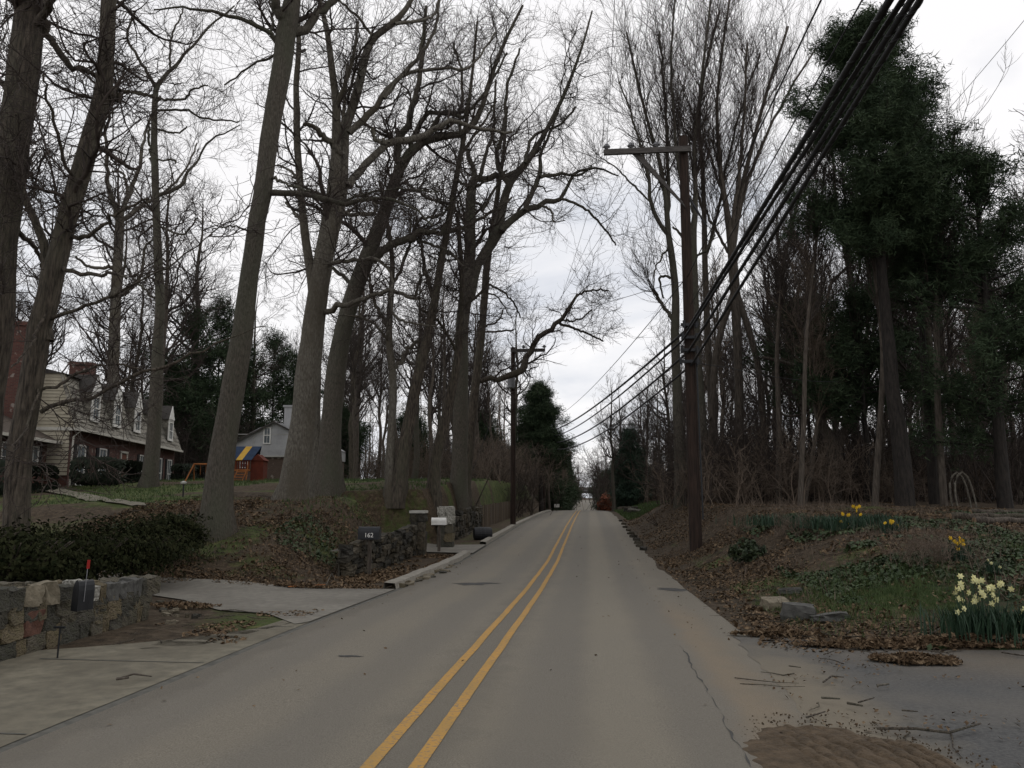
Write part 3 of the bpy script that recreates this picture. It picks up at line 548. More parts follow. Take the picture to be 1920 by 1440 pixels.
hero('huge flared beech left of the road with several upright stems', (552, 938), 27,
     [[(550, 938, 62), (558, 850, 54), (570, 740, 50), (582, 640, 46), (592, 560, 44), (604, 480, 40), (615, 410, 32), (623, 350, 28), (628, 280, 22), (628, 200, 17), (622, 146, 14), (612, 60, 11), (601, 10, 9), (590, -60, 6)],
      [(594, 600, 30), (585, 525, 20), (572, 440, 17), (562, 330, 15), (558, 240, 13), (555, 160, 12), (560, 80, 10), (556, 0, 8)],
      [(600, 520, 34), (622, 440, 30), (640, 370, 26), (644, 300, 22), (648, 240, 20), (668, 180, 19), (684, 110, 17), (700, 72, 15), (738, 42, 13), (765, 10, 10), (800, -60, 7), 1]],
     [[(642, 290, 14), (612, 258, 12), (590, 242, 9), (570, 230, 7), -1], [(628, 205, 10), (650, 150, 8), (664, 100, 7), (672, 40, 5), -1], [(655, 250, 15), (690, 215, 13), (720, 180, 11), (745, 150, 9), (770, 125, 8), (800, 85, 7), (815, 60, 6), (822, 0, 5), 1.5],
      [(720, 185, 8), (760, 140, 7), (830, 128, 6), (880, 128, 5), (930, 60, 4), 2], [(740, 45, 8), (790, 38, 6), (818, 22, 5), (830, -20, 3), 2], [(700, 72, 7), (670, 30, 5), (620, -10, 4)], [(655, 350, 18), (672, 325, 16), (700, 295, 15), (728, 268, 15), (775, 262, 14), (812, 245, 12), (850, 228, 10), (910, 243, 8), (960, 246, 5), 2],
      [(728, 268, 10), (705, 262, 8), (698, 242, 6), .5], [(606, 585, 12), (640, 572, 11), (690, 558, 9), (728, 542, 8), (765, 556, 7), (784, 560, 5), -2.2], [(776, 560, 5), (790, 520, 4), (808, 505, 3), -2], [(730, 542, 7), (740, 590, 6), (775, 606, 4), (820, 610, 3), -2.4],
      [(600, 500, 10), (640, 490, 9), (690, 485, 8), (720, 495, 7), (735, 525, 6), (732, 560, 5), -1.8], [(575, 430, 8), (560, 410, 7), (535, 380, 5), 1], [(562, 340, 7), (545, 320, 5), (520, 310, 4)], [(640, 400, 9), (700, 400, 8), (702, 380, 6)]],
     n=(110, 1100, 3900), L1=(1.4, 4.0), t0=.35, flare=1.5, bark='pale_bark')
hero('great beech with a dark crooked limb, next to the flared beech', (612, 922), 30,
     [[(612, 922, 58), (616, 850, 46), (623, 760, 40), (634, 670, 38), (648, 600, 36), (668, 535, 35), (690, 480, 33), (710, 430, 29), (730, 375, 26), (748, 320, 24), (765, 290, 20), (800, 262, 17), (835, 255, 15), (875, 246, 13), (900, 210, 11), (918, 150, 9), (945, 80, 7), (980, 10, 5)]],
     [[(752, 310, 20), (745, 275, 16), (770, 220, 14), (785, 160, 11), (790, 90, 9), (800, 10, 6), -1], [(700, 492, 18), (722, 465, 17), (745, 452, 16), (772, 446, 14), (782, 434, 10), (830, 436, 9), (834, 418, 7), -1.5], [(772, 446, 7), (800, 455, 6), (840, 470, 5), (875, 505, 4), -2],
      [(772, 446, 6), (785, 415, 6), (830, 400, 5), (850, 370, 3)], [(765, 292, 10), (800, 215, 9), (860, 212, 8), (905, 180, 6), (950, 100, 4), 2], [(800, 262, 8), (830, 210, 7), (870, 215, 6), (882, 160, 5)], [(725, 385, 9), (690, 370, 6), (665, 340, 4)], [(668, 540, 9), (620, 500, 6), (590, 470, 4), 2]],
     n=(110, 1100, 3900), L1=(1.5, 4.2), t0=.35, flare=1.2)
hero('slender pale trunk squeezed between the two great beeches', None, 37,
     [[(594, 905, 22), (592, 800, 18), (594, 700, 16), (598, 600, 14), (610, 480, 12), (618, 380, 10), (640, 250, 8), (650, 120, 5)]], [], n=(30, 260, 900), bark='pale_bark', t0=.4)
hero('pale curving trunk with a high side fork, left of the leaning trunk', (731, 922), 36,
     [[(731, 922, 22), (731, 860, 19), (733, 800, 16), (736, 740, 15), (735, 690, 14), (730, 650, 14), (729, 600, 13), (735, 500, 10), (728, 430, 8), (712, 340, 6)]],
     [[(737, 695, 10), (752, 675, 9), (765, 655, 8), (785, 638, 7), (812, 620, 4), 1], [(731, 620, 8), (700, 560, 6), (690, 500, 4)], [(733, 540, 7), (765, 470, 6), (770, 400, 4)], [(730, 640, 6), (690, 600, 4), (640, 590, 3)]],
     n=(50, 500, 1900), bark='pale_bark', L1=(1.6, 4), t0=.55)
hero('dark straight trunk leaning to the right in the middle of the left bank', (746, 925), 34,
     [[(746, 925, 32), (755, 852, 28), (768, 780, 25), (783, 710, 22), (799, 640, 20), (812, 575, 18), (826, 491, 15), (838, 429, 14), (851, 354, 12), (863, 291, 10), (875, 220, 8), (885, 140, 6), (895, 40, 4)]],
     [[(815, 560, 9), (800, 520, 8), (790, 460, 6), (780, 400, 4)], [(838, 432, 8), (870, 425, 7), (920, 400, 6), (960, 370, 4), 2], [(845, 385, 6), (800, 370, 5), (760, 340, 4)], [(863, 290, 6), (900, 240, 5), (930, 190, 4)], [(855, 340, 6), (890, 350, 5), (915, 335, 4)]],
     n=(65, 700, 2600), L1=(1.5, 4), t0=.5, bark='bark2')
hero('brown trunk left of the thickest trunk nearest the board fence', (812, 930), 33,
     [[(812, 930, 28), (817, 860, 24), (832, 800, 22), (845, 740, 20), (855, 690, 17), (862, 620, 14), (866, 540, 11), (862, 460, 9), (858, 400, 7)]],
     [[(858, 660, 6), (820, 600, 5), (790, 580, 3)], [(864, 580, 6), (900, 550, 5), (920, 520, 3)]], n=(40, 420, 1500), bark='bark2', t0=.55)
hero('thick twin trunk by the retaining wall, spreading a wide crown over the road', (860, 945), 36,
     [[(858, 945, 38), (862, 860, 32), (864, 780, 30), (864, 700, 30), (868, 620, 28), (877, 540, 26), (883, 480, 25), (884, 417, 23), (886, 354, 20), (896, 330, 16)],
      [(880, 560, 22), (895, 500, 18), (912, 470, 20), (930, 440, 24), (940, 395, 20), (955, 345, 15), (985, 305, 13), (1005, 275, 11), (1025, 240, 9), (1060, 170, 7), (1090, 90, 5), (1110, 20, 3), 1.5]],
     [[(896, 334, 14), (925, 333, 13), (958, 328, 11), (984, 308, 9), (1010, 278, 7), 1.5], [(893, 336, 12), (880, 300, 9), (862, 240, 7), (868, 160, 5), (850, 80, 4), -1], [(900, 330, 9), (910, 290, 7), (925, 240, 6), (930, 150, 4)],
      [(940, 435, 15), (962, 408, 14), (985, 395, 13), (1015, 384, 11), (1050, 373, 9), (1062, 350, 7), (1082, 322, 6), (1120, 316, 4), (1160, 330, 3), 2.5], [(985, 395, 10), (1005, 345, 10), (1012, 330, 10), (1015, 290, 7), (1035, 240, 5), (1055, 180, 4), 2], [(1012, 332, 8), (1050, 326, 6), (1085, 328, 5), (1110, 312, 4), 3],
      [(1050, 372, 6), (1095, 390, 5), (1130, 425, 4), (1155, 460, 3), 3], [(955, 350, 12), (930, 300, 9), (945, 240, 7), (950, 170, 6), (975, 90, 4), -1.5], [(985, 306, 7), (1000, 255, 6), (1048, 235, 5), (1080, 200, 4), 3], [(905, 395, 7), (930, 350, 5), (950, 320, 4), .5], [(882, 500, 7), (850, 480, 6), (820, 460, 4)], [(1015, 384, 6), (1035, 400, 4), (1038, 415, 3), (1060, 412, 2)]],
     n=(150, 1500, 5200), L1=(1.6, 4.6), t0=.6)
hero('straight dark trunk right of the twin trunk, its low limb reaching past the second pole', (872, 942), 37,
     [[(870, 940, 26), (877, 860, 22), (888, 760, 19), (897, 680, 17), (905, 600, 15), (911, 520, 14), (917, 467, 13), (925, 420, 11), (935, 350, 9), (945, 280, 7), (950, 200, 5)]],
     [[(886, 714, 11), (915, 713, 11), (945, 707, 12), (975, 697, 13), (984, 690, 15), (986, 672, 12), (1000, 648, 11), (1018, 628, 11), (1035, 610, 10), (1050, 602, 9), (1062, 585, 7), (1075, 565, 6), (1082, 552, 4), 2.5],
      [(1050, 606, 6), (1075, 615, 5), (1105, 627, 4), (1130, 640, 3), 3], [(1055, 600, 4), (1085, 600, 3), (1110, 580, 3), 3], [(1078, 560, 4), (1100, 545, 4), (1140, 545, 3), 3.4],
      [(905, 530, 5), (940, 545, 4), (965, 570, 4), (975, 595, 3), 1.5], [(903, 552, 4), (930, 555, 3), (955, 590, 2), 1], [(895, 618, 4), (925, 622, 4), (965, 618, 3), 1], [(900, 615, 4), (935, 600, 3), (942, 580, 3), 1]],
     n=(80, 800, 2800), L1=(1.1, 3.0), t0=.5, bark='bark2')

# ------------------------------------------------------------------ the bare trees, right side (vase shaped, fine upright twigs)
hero('pale forked tree just left of the near power pole, arms under its crossarm', None, 42,
     [[(1275, 940, 24), (1271, 800, 20), (1268, 700, 19), (1266, 620, 18), (1267, 553, 15), (1260, 484, 13), (1252, 437, 11), (1248, 370, 10), (1236, 300, 8), (1218, 240, 6), (1195, 150, 5), (1175, 60, 4)]],
     [[(1252, 440, 9), (1236, 415, 8), (1222, 385, 8), (1218, 345, 7), (1205, 290, 6), (1182, 210, 4), (1160, 150, 3), -1], [(1251, 420, 8), (1253, 340, 7), (1250, 240, 6), (1245, 150, 5), (1236, 60, 4), 1], [(1219, 378, 4), (1190, 350, 4), (1155, 315, 3), (1125, 295, 2), 1.5],
      [(1265, 605, 8), (1250, 585, 7), (1238, 565, 6), (1222, 541, 5), .6], [(1262, 520, 6), (1240, 518, 5), (1238, 530, 4), (1244, 560, 3), .6], [(1258, 460, 5), (1230, 500, 3), (1225, 540, 2)]],
     fan=True, n=(100, 1000, 3800), L1=(2.4, 5.6), t0=.55, bark='bark')
hero('twin-forked tree directly behind the near power pole', None, 42,
     [[(1326, 940, 26), (1316, 820, 22), (1308, 720, 20), (1302, 620, 17), (1299, 500, 15), (1297, 440, 14), (1302, 390, 10), (1301, 330, 8), (1300, 270, 7), (1308, 200, 6), (1320, 100, 5), (1332, 0, 4)]],
     [[(1297, 440, 10), (1288, 415, 9), (1281, 360, 8), (1270, 300, 6), (1262, 200, 5), (1258, 100, 4), (1266, 0, 3), -1], [(1300, 470, 6), (1275, 440, 5), (1262, 425, 4)], [(1300, 480, 5), (1325, 470, 5), (1340, 440, 3)], [(1301, 400, 5), (1285, 340, 4), (1272, 250, 3)]],
     fan=True, n=(90, 950, 3600), L1=(2.4, 5.6), t0=.55)
hero('slim upright tree third along right of the near pole', None, 44,
     [[(1345, 940, 20), (1338, 800, 16), (1331, 700, 14), (1325, 600, 12), (1321, 480, 11), (1319, 380, 9), (1316, 300, 8), (1310, 230, 7), (1322, 130, 5), (1350, 20, 4)]],
     [[(1321, 485, 7), (1345, 400, 6), (1362, 310, 5), (1385, 220, 4), (1425, 100, 3), 1.5], [(1319, 400, 5), (1300, 330, 4), (1290, 250, 3), -1]],
     fan=True, n=(90, 950, 3600), L1=(2.4, 5.8), t0=.5, bark='bark_dark')
hero('many-stemmed tree right of the pole, its stems joining halfway up', None, 43,
     [[(1390, 940, 22), (1388, 800, 18), (1384, 660, 17), (1379, 560, 20), (1375, 500, 20), (1371, 450, 18), (1362, 390, 11), (1352, 330, 9), (1347, 270, 8), (1344, 200, 6), (1352, 110, 5), (1368, 0, 4)],
      [(1378, 545, 14), (1352, 620, 12), (1338, 710, 13), (1334, 940, 16)], [(1381, 550, 13), (1406, 630, 12), (1424, 720, 12), (1436, 940, 16)],
      [(1375, 460, 12), (1392, 350, 9), (1414, 260, 8), (1442, 160, 6), (1478, 50, 4), 1.5]],
     [[(1378, 440, 8), (1402, 340, 7), (1440, 250, 6), (1492, 150, 4), (1530, 90, 3), 2.5], [(1372, 440, 8), (1386, 320, 7), (1396, 200, 5), (1400, 80, 4), -1.5], [(1375, 500, 7), (1410, 430, 5), (1450, 360, 4), (1500, 300, 3), 1], [(1370, 480, 6), (1335, 420, 5), (1318, 380, 4)]],
     fan=True, n=(150, 1500, 5200), L1=(2.4, 6), t0=.5, bark='bark_dark')
hero('low forked orchard-like tree among the daffodils right of the road', (1564, 945), 24,
     [[(1564, 945, 30), (1563, 900, 26), (1562, 845, 30), (1540, 795, 17), (1525, 760, 15), (1512, 725, 13), (1500, 695, 10), (1470, 680, 7), (1430, 670, 5)],
      [(1564, 850, 22), (1590, 800, 18), (1612, 762, 16), (1624, 720, 15), (1613, 660, 14), (1609, 617, 14), (1602, 560, 12), (1584, 471, 9), (1568, 390, 7), (1562, 317, 5), (1556, 210, 3), .8]],
     [[(1515, 730, 7), (1535, 680, 7), (1545, 640, 6), (1549, 590, 6), (1556, 535, 6), (1580, 508, 5), (1612, 480, 3), .5], [(1605, 575, 8), (1592, 480, 6), (1584, 380, 5), (1575, 250, 3), 1.2], [(1618, 690, 7), (1640, 610, 6), (1655, 560, 5), (1700, 510, 3), -1], [(1530, 770, 5), (1480, 780, 4), (1440, 760, 3)],
      [(1600, 780, 5), (1560, 740, 4), (1530, 700, 3)], [(1609, 620, 6), (1570, 640, 4), (1530, 650, 3)], [(1500, 695, 5), (1480, 620, 4), (1440, 560, 3)]],
     fan=True, n=(100, 1000, 3400), L1=(1.2, 3.2), t0=.3, bark='bark_dark', twig='twig')
for pl in ([(1640, 945, 12), (1650, 800, 11), (1655, 650, 9), (1640, 500, 7), (1625, 350, 5), (1600, 200, 4)], [(1460, 945, 12), (1462, 800, 10), (1458, 650, 8), (1470, 500, 6), (1500, 360, 4)],
           [(1770, 945, 13), (1760, 800, 12), (1755, 600, 10), (1765, 450, 7), (1790, 250, 5)], [(1500, 945, 10), (1506, 800, 9), (1510, 650, 7), (1525, 500, 5), (1545, 330, 4)]):
    lab = {1640: 'thin dark sapling left of the big pine trunk', 1460: 'thin tree between the many-stemmed tree and the forked one', 1770: 'slim trunk under the pine boughs at right', 1500: 'whippy young tree left of the low forked tree'}[pl[0][0]]
    hero(lab, None, 31 if pl[0][0] != 1460 else 38, [pl], [], fan=True, n=(50, 420, 1500), L1=(1.5, 4), t0=.35, bark='bark_dark')

# ------------------------------------------------------------------ background woods: a few grown trees copied around
def bgtree(seed, h, r, fan=False, bark='bark_dark', twig='twig', n=(26, 260, 1200, 1700), lean=.055):
    global rng
    keep_ = rng; rng = np.random.default_rng(seed)
    K = 16; z = np.linspace(0, h, K); pts = np.stack([np.cumsum(rng.normal(0, lean, K)) * h / K, np.cumsum(rng.normal(0, lean, K)) * h / K, z], -1); pts -= pts[0]
    R = r * (1 - z / h) ** .8 + .02; Q = np.concatenate([pts, R[:, None]], 1)
    root = thing('bare_tree', 'bare tree', 'tree', (0, 0, -200)); Q[:, :2] += rng.normal(0, .05, (K, 2)) * np.linspace(0, 1, K)[:, None]; obj('trunk', trunkmesh('trunk', Q, M[bark], (0, 0, 0), S=9, seed=seed), root)
    A, AR = spawn(pts[None], R[None], n[0], 12, .28, .97, (28, 8) if fan else (48, 14), (.24, .42), (.35, .6), .13 if fan else .2, .12 if fan else .09, rmin=.02, Lend=.45)
    B, BR = spawn(A, AR, n[1], 8, .15, 1, (32, 10) if fan else (45, 12), (.3, .6), (.4, .7), .2, .08, rmin=.012)
    D, DR = spawn(B, BR, n[2], 5, .1, 1, (34, 10) if fan else (42, 14), (.35, .75), (.5, .8), .24, .05, rmin=.008)
    G, GR = spawn(D, DR, n[3], 4, .2, 1, (34, 12), (.4, .8), (.6, .9), .25, .03, rmin=.007)
    obj('crown', tubemesh('crown', [(A, AR, 4), (B, BR, 3), (D, DR, 3), (G, GR, 3)], M[twig]), root, kind='stuff'); rng = keep_; return root
def thicket(seed, n, h, spread, twig='twig_red', m=(300, 900)):
    global rng
    keep_ = rng; rng = np.random.default_rng(seed)
    st = np.zeros((n, 7, 3)); st[:, 0, :2] = rng.normal(0, spread, (n, 2)); cur = norm(np.stack([rng.normal(0, .35, n), rng.normal(0, .35, n), np.ones(n)], -1)); L = rng.uniform(.5, 1, n) * h / 6
    for k in range(1, 7): cur = norm(cur + rng.normal(0, .14, (n, 3)) + [0, 0, .05]); st[:, k] = st[:, k - 1] + cur * L[:, None]
    R = rng.uniform(.01, .035, n)[:, None] * np.linspace(1, .25, 7)
    B, BR = spawn(st, R, m[0], 6, .1, 1, (35, 12), (.25, .5), (.4, .7), .25, .04, rmin=.008); D, DR = spawn(B, BR, m[1], 4, .1, 1, (40, 15), (.3, .8), (.6, .9), .3, .03, rmin=.006)
    me = tubemesh('thicket', [(st, R, 4), (B, BR, 3), (D, DR, 3)], M[twig]); rng = keep_; return me
BG = [bgtree(101, 24, .30), bgtree(102, 27, .36, bark='bark'), bgtree(103, 22, .20, fan=True, lean=.12), bgtree(104, 25, .26, fan=True, lean=.08), bgtree(105, 19, .16, fan=True, twig='twig_red', lean=.17), bgtree(106, 23, .34, bark='bark2', lean=.11)]
def place(i, x, y, s, label, group=None, rz=None):
    return clone(BG[i], (x, y, Hs(x, y) - .2), rng.uniform(0, 6.28) if rz is None else rz, s, label, group)
REG = {}
KADJ = {0: 'broad-crowned', 1: 'stout', 2: 'slender', 3: 'upright', 4: 'wispy', 5: 'crooked'}
LM = [(0, 'at the left edge'), (110, 'above the house chimney'), (230, 'over the dormers'), (330, 'between the slim and the leaning trunk'), (420, 'behind the leaning trunk'), (500, 'above the stucco house'), (560, 'behind the flared beech'), (625, 'behind the crooked-limbed beech'), (680, 'right of the great beeches'), (745, 'behind the dark leaning trunk'), (810, 'left of the twin trunk'), (865, 'behind the twin trunk'), (925, 'left of the second pole'), (985, 'right of the second pole'), (1045, 'left of the vanishing road'), (1090, 'by the bridge'), (1130, 'right of the vanishing road'), (1180, 'by the hemlock'), (1235, 'left of the near pole'), (1295, 'behind the near pole'), (1345, 'right of the near pole'), (1400, 'behind the many-stemmed tree'), (1465, 'right of the many-stemmed tree'), (1530, 'left of the forked tree'), (1570, 'behind the forked tree'), (1630, 'right of the forked tree'), (1690, 'behind the big pine trunk'), (1750, 'right of the big pine trunk'), (1810, 'behind the pale arch'), (1880, 'near the right edge')]
def project(x, y):
    xc = (x - CAMX) * CP + y * SP; d = -(x - CAMX) * SP + y * CP; return 960 + F * .98 * xc / max(d, .1), d
def seen(x, y): px, d = project(x, y); return -130 < px < 2050
def relabel():
    for (noun, rg), lst in REG.items():
        fam = {}
        for o, kd in lst:
            px, d = project(o.location.x, o.location.y); lm = min(LM, key=lambda q: abs(q[0] - px))[1]
            row = 'nearer' if d < 50 else 'middle' if d < 85 else 'far' if d < 135 else 'distant' if d < 230 else 'farthest'
            fam.setdefault(f'{row} {kd} {noun} {rg}, {lm}', []).append((px, o))
        for lb, q in fam.items():
            q.sort(key=lambda t: t[0])
            for i, (_, o) in enumerate(q): o['label'] = lb if len(q) == 1 else lb + (', ' + ['first', 'second', 'third', 'fourth', 'fifth', 'sixth', 'seventh', 'eighth', 'ninth', 'tenth', 'eleventh', 'twelfth'][min(i, 11)] + ' leftmost')
pts_used = []
def ok(x, y, md):
    if any((x - a) ** 2 + (y - b) ** 2 < md * md for a, b in pts_used): return False
    pts_used.append((x, y)); return True
def inhouse(x, y):
    d = -(x - CAMX) * SP + y * CP; xc = (x - CAMX) * CP + y * SP
    if xc < -20 and xc > -38 and 28 < d < 66: return True
    return -26 < xc < -14 and 60 < d < 84 or (-22 < xc < -12 and 48 < d < 72)
def region(n, xr, yr, kinds, sr, md, label, group):
    c = 0
    for _ in range(n * 6):
        if c >= n: break
        x = rng.uniform(*xr); y = rng.uniform(*yr)
        kd = int(rng.choice(kinds)); c += 1
        if abs(x) < 7 or inhouse(x, y) or not seen(x, y) or not ok(x, y, md): c -= 1; continue
        REG.setdefault(('bare tree', label), []).append((place(kd, x, y, rng.uniform(*sr), label, group), KADJ[kd]))
region(18, (-75, -12), (72, 125), [0, 1, 5, 3], (.8, 1.25), 4, 'in left woods', 'woods behind the left houses')
region(7, (-45, -30), (38, 75), [0, 1, 5], (.9, 1.3), 4, 'behind siding house', 'trees behind the siding house')
region(3, (-34, -22), (20, 30), [2, 4], (.45, .75), 3.2, 'on front lawn', 'thin trees at the left edge')
region(12, (-17, -7.5), (62, 100), [2, 3, 1, 0], (.6, .95), 3, 'behind the lawn', 'trees behind the lawn')
region(34, (11, 46), (36, 62), [2, 3, 4, 5], (.62, .9), 2.4, 'in right wood', 'front of the right hand wood')
region(40, (9, 75), (62, 115), [0, 2, 3, 4, 5], (.75, 1.1), 3.4, 'deep in right wood', 'depth of the right hand wood')
region(26, (-34, -6.5), (125, 330), [0, 3, 2, 5], (.6, .9), 5, 'left of far road', 'far left roadside trees')
region(26, (7, 36), (118, 330), [0, 3, 2, 5], (.6, .9), 5, 'right of far road', 'far right roadside trees')
for (i, px, d, s, lab) in ((1, 1150, 88, .56, 'large dark bare tree rising right of the vanishing road'), (5, 1122, 150, .5, 'dark bare tree crowding the right side of the sky gap'), (0, 1128, 190, .62, 'distant bare tree crowding the right side of the sky gap'), (2, 1086, 230, .6, 'distant bare tree on the left side of the sky gap'), (0, 1118, 240, .6, 'farthest bare tree right of the sky gap'), (0, 1163, 100, .66, 'dark spreading bare tree over the far right verge'), (5, 1198, 104, .62, 'crooked bare tree above the right verge hemlock'), (0, 1240, 72, .5, 'broad bare tree behind the right roadside brush'), (5, 1136, 130, .5, 'crooked dark tree closing the right side of the crest'), (3, 1212, 90, .62, 'upright bare tree behind the grassy patch on the right'), (3, 1030, 104, .62, 'pale thin tree poking up behind the far pine'),
                            (4, 1050, 120, .55, 'slim bare tree right behind the far pine'), (2, 665, 52, .55, 'light bare tree seen between the beeches and the leaning trunk'), (5, 660, 58, .7, 'round-crowned bare tree deep behind the lawn')):
    p = P(px, 930, d); place(i, p[0], p[1], s, lab)
for o in BG:
    for ch in list(o.children): bpy.data.objects.remove(ch)
    bpy.data.objects.remove(o)
TK = [thicket(201, 34, 4.2, 1.1), thicket(202, 30, 5.5, 1.3, 'twig'), thicket(203, 26, 3.0, .9)]
def bush(i, x, y, s, label, group):
    o = obj('thicket', TK[i], loc=(x, y, Hs(x, y) - .1), label=label, category='shrub', group=group); o.scale = (s, s, s * rng.uniform(.8, 1.15)); o.rotation_euler = (0, 0, rng.uniform(0, 6.28)); return o
pts_used = []
def bushes(n, xr, yr, kinds, sr, md, label, group):
    c = 0
    for _ in range(n * 6):
        if c >= n: break
        x = rng.uniform(*xr); y = rng.uniform(*yr)
        kd = int(rng.choice(kinds)); c += 1
        if abs(x) < 5.2 or (0 < x < 10.5 and 52 < y < 90) or inhouse(x, y) or not seen(x, y) or not ok(x, y, md): c -= 1; continue
        REG.setdefault(('brush', label), []).append((bush(kd, x, y, rng.uniform(*sr), label, group), ('reddish', 'grey-brown', 'low')[kd]))
bushes(70, (9, 50), (38, 72), [0, 1, 1], (.8, 1.5), 1.7, 'in right wood', 'undergrowth in the right hand wood')
bushes(28, (6.0, 11), (36, 110), [0, 1, 2], (.6, 1.1), 1.5, 'on right verge', 'roadside brush on the right')
bushes(60, (-60, -7), (84, 120), [0, 1], (1.0, 1.8), 2, 'behind the lawn', 'brush behind the left lawn')
bushes(26, (-12, -5.4), (64, 120), [0, 1], (.9, 1.4), 1.5, 'behind fence', 'brush behind the board fence')
bushes(24, (-50, -29), (64, 82), [1], (1, 1.6), 2, 'beside siding house', 'brush beside the siding house')
bushes(50, (-28, -4.6), (120, 400), [0, 1], (1.4, 2.4), 3, 'left of far road', 'far left brush')
bushes(50, (5, 28), (120, 400), [0, 1], (1.4, 2.4), 3, 'right of far road', 'far right brush')
relabel()
# far-off wood that closes the view all round: one mass
fw = []
for k in range(420):
    a = rng.uniform(-1.15, 1.15); R_ = rng.uniform(125, 240); x = R_ * math.sin(a); y = R_ * math.cos(a)
    if abs(x) < 12: continue
    fw.append((x, y))
fA = np.zeros((len(fw), 8, 3))
for i, (x, y) in enumerate(fw):
    h = rng.uniform(13, 24); z0 = Hs(x, y); fA[i, :, 0] = x + np.cumsum(rng.normal(0, .25, 8)); fA[i, :, 1] = y; fA[i, :, 2] = z0 + np.linspace(0, h, 8)
fR = rng.uniform(.12, .3, len(fw))[:, None] * np.linspace(1, .12, 8)
fB, fBR = spawn(fA, fR, 4500, 5, .06, 1, (38, 12), (.16, .36), (.35, .6), .2, .1, rmin=.03); fC, fCR = spawn(fB, fBR, 9000, 3, .1, 1, (40, 12), (.35, .7), (.5, .8), .22, .05, rmin=.022)
obj('far_wood', tubemesh('far_wood', [(fA, fR, 4), (fB, fBR, 3), (fC, fCR, 3)], M['twig_red']), kind='stuff', label='far-off leafless wood behind everything', category='wood')

# ------------------------------------------------------------------ evergreens
def sprigs(pos, size, k=12, droop=.2, flat=0.0, wfac=.065):
    """needle sprigs: k thin triangles fanned round each position"""
    n = len(pos); s = size * rng.uniform(.6, 1.3, (n, 1, 1)); d = rng.normal(size=(n, k, 3)); d[..., 2] = d[..., 2] * (1 - flat) - droop; d = norm(d)
    side = norm(np.cross(d, rng.normal(size=(n, k, 3)))); c = pos[:, None] + rng.normal(size=(n, k, 3)) * s * .35
    tri = np.stack([c - side * s * wfac, c + side * s * wfac, c + d * s], 2).reshape(-1, 3); return tri, np.arange(len(tri)).reshape(-1, 3)
def evergreen(label, base, h, rmax, prof, n=(60, 600), ns=5000, size=.28, k=12, bark='pine_bark', leaf='needle', trunk_r=.25, t0=.15, droop=.1, cat='pine tree', name='pine_tree', lean=None, side=None, flat=.2, group=None):
    base = np.array(base); z = np.linspace(0, h, 14); pts = np.stack([0 * z, 0 * z, z], -1) + np.cumsum(rng.normal(0, .03, (14, 3)), 0) * [1, 1, 0]
    if lean is not None: pts[:, :2] += np.outer(z / h, lean)
    R = trunk_r * (1 - z / h * .93); root = thing(name, label, cat, base, group=group); obj('trunk', trunkmesh('trunk', np.concatenate([pts, R[:, None]], 1), M[bark], (0, 0, 0), S=12), root)
    m = n[0]; t = np.sort(t0 + (1 - t0) * rng.random(m) ** .9); rad = np.interp(t, [p[0] for p in prof], [p[1] for p in prof]) * rmax * rng.uniform(.65, 1.1, m); an = rng.uniform(0, 2 * math.pi, m)
    if side is not None: an = np.where(rng.random(m) < .5, rng.normal(side, .8, m), an)
    st = np.stack([np.interp(t, z / h, pts[:, 0]), np.interp(t, z / h, pts[:, 1]), t * h], -1); K = 8; A = np.empty((m, K, 3)); A[:, 0] = st; step = rad / (K - 1); cur = norm(np.stack([np.cos(an), np.sin(an), np.where(t > .8, .9, .22) + 0 * t], -1))
    for q in range(1, K): cur = norm(cur + rng.normal(0, .10, (m, 3)) + np.array([0, 0, -droop * .5 + .03 * q])); A[:, q] = A[:, q - 1] + cur * step[:, None]
    AR = np.maximum(.018 + rad[:, None] * .012, .015) * np.linspace(1, .3, K)
    B, BR = spawn(A, AR, n[1], 4, .15, 1, (50, 12), (.22, .42), (.4, .6), .18, .06, rmin=.006)
    obj('bough', tubemesh('bough', [(A, AR, 5), (B, BR, 3)], M[bark]), root, kind='stuff')
    allb = np.concatenate([B[:, 1:].reshape(-1, 3), A[:, 4:].reshape(-1, 3)]); p = allb[rng.integers(0, len(allb), ns)] + rng.normal(0, size * .8, (ns, 3)); V, Fc = sprigs(p, size, k, droop=.1, flat=flat)
    obj('foliage', mesh_np('foliage', V, Fc, M[leaf]), root, kind='stuff'); return root
def gp(px, d): p = P(px, 930, d); return (p[0], p[1], Hs(p[0], p[1]) - .1)
evergreen('towering dark pine at right with a two-pointed top behind the cable bundle', gp(1697, 30), 19.4, 4.1, [(0, .25), (.4, .3), (.55, .8), (.68, 1), (.8, .8), (.93, .52), (1, .14)], n=(95, 1000), ns=11000, size=.25, k=13, trunk_r=.34, t0=.50, lean=(-.5, 0))
evergreen('second dark pine filling the right edge, drooping over the wood', gp(1885, 30), 14.2, 4.0, [(0, .5), (.2, .9), (.5, 1), (.8, .6), (1, .15)], n=(70, 700), ns=4600, size=.28, k=12, trunk_r=.26, t0=.16)
evergreen('narrow pine top rising right behind the towering pine', gp(1752, 33), 18.6, 2.2, [(0, .5), (.5, 1), (.8, .7), (1, .10)], n=(50, 500), ns=3800, size=.28, k=12, trunk_r=.2, t0=.45)
evergreen('ragged small pine behind the low forked tree', gp(1520, 44), 10.8, 3.6, [(0, .3), (.4, .9), (.7, 1), (1, .3)], n=(34, 240), ns=1500, size=.36, k=11, trunk_r=.16, t0=.45)
evergreen('small dark pine left of the towering pine trunk', gp(1632, 38), 9.6, 3.4, [(0, .4), (.4, 1), (.8, .8), (1, .3)], n=(34, 240), ns=1700, size=.36, k=11, trunk_r=.16, t0=.35)
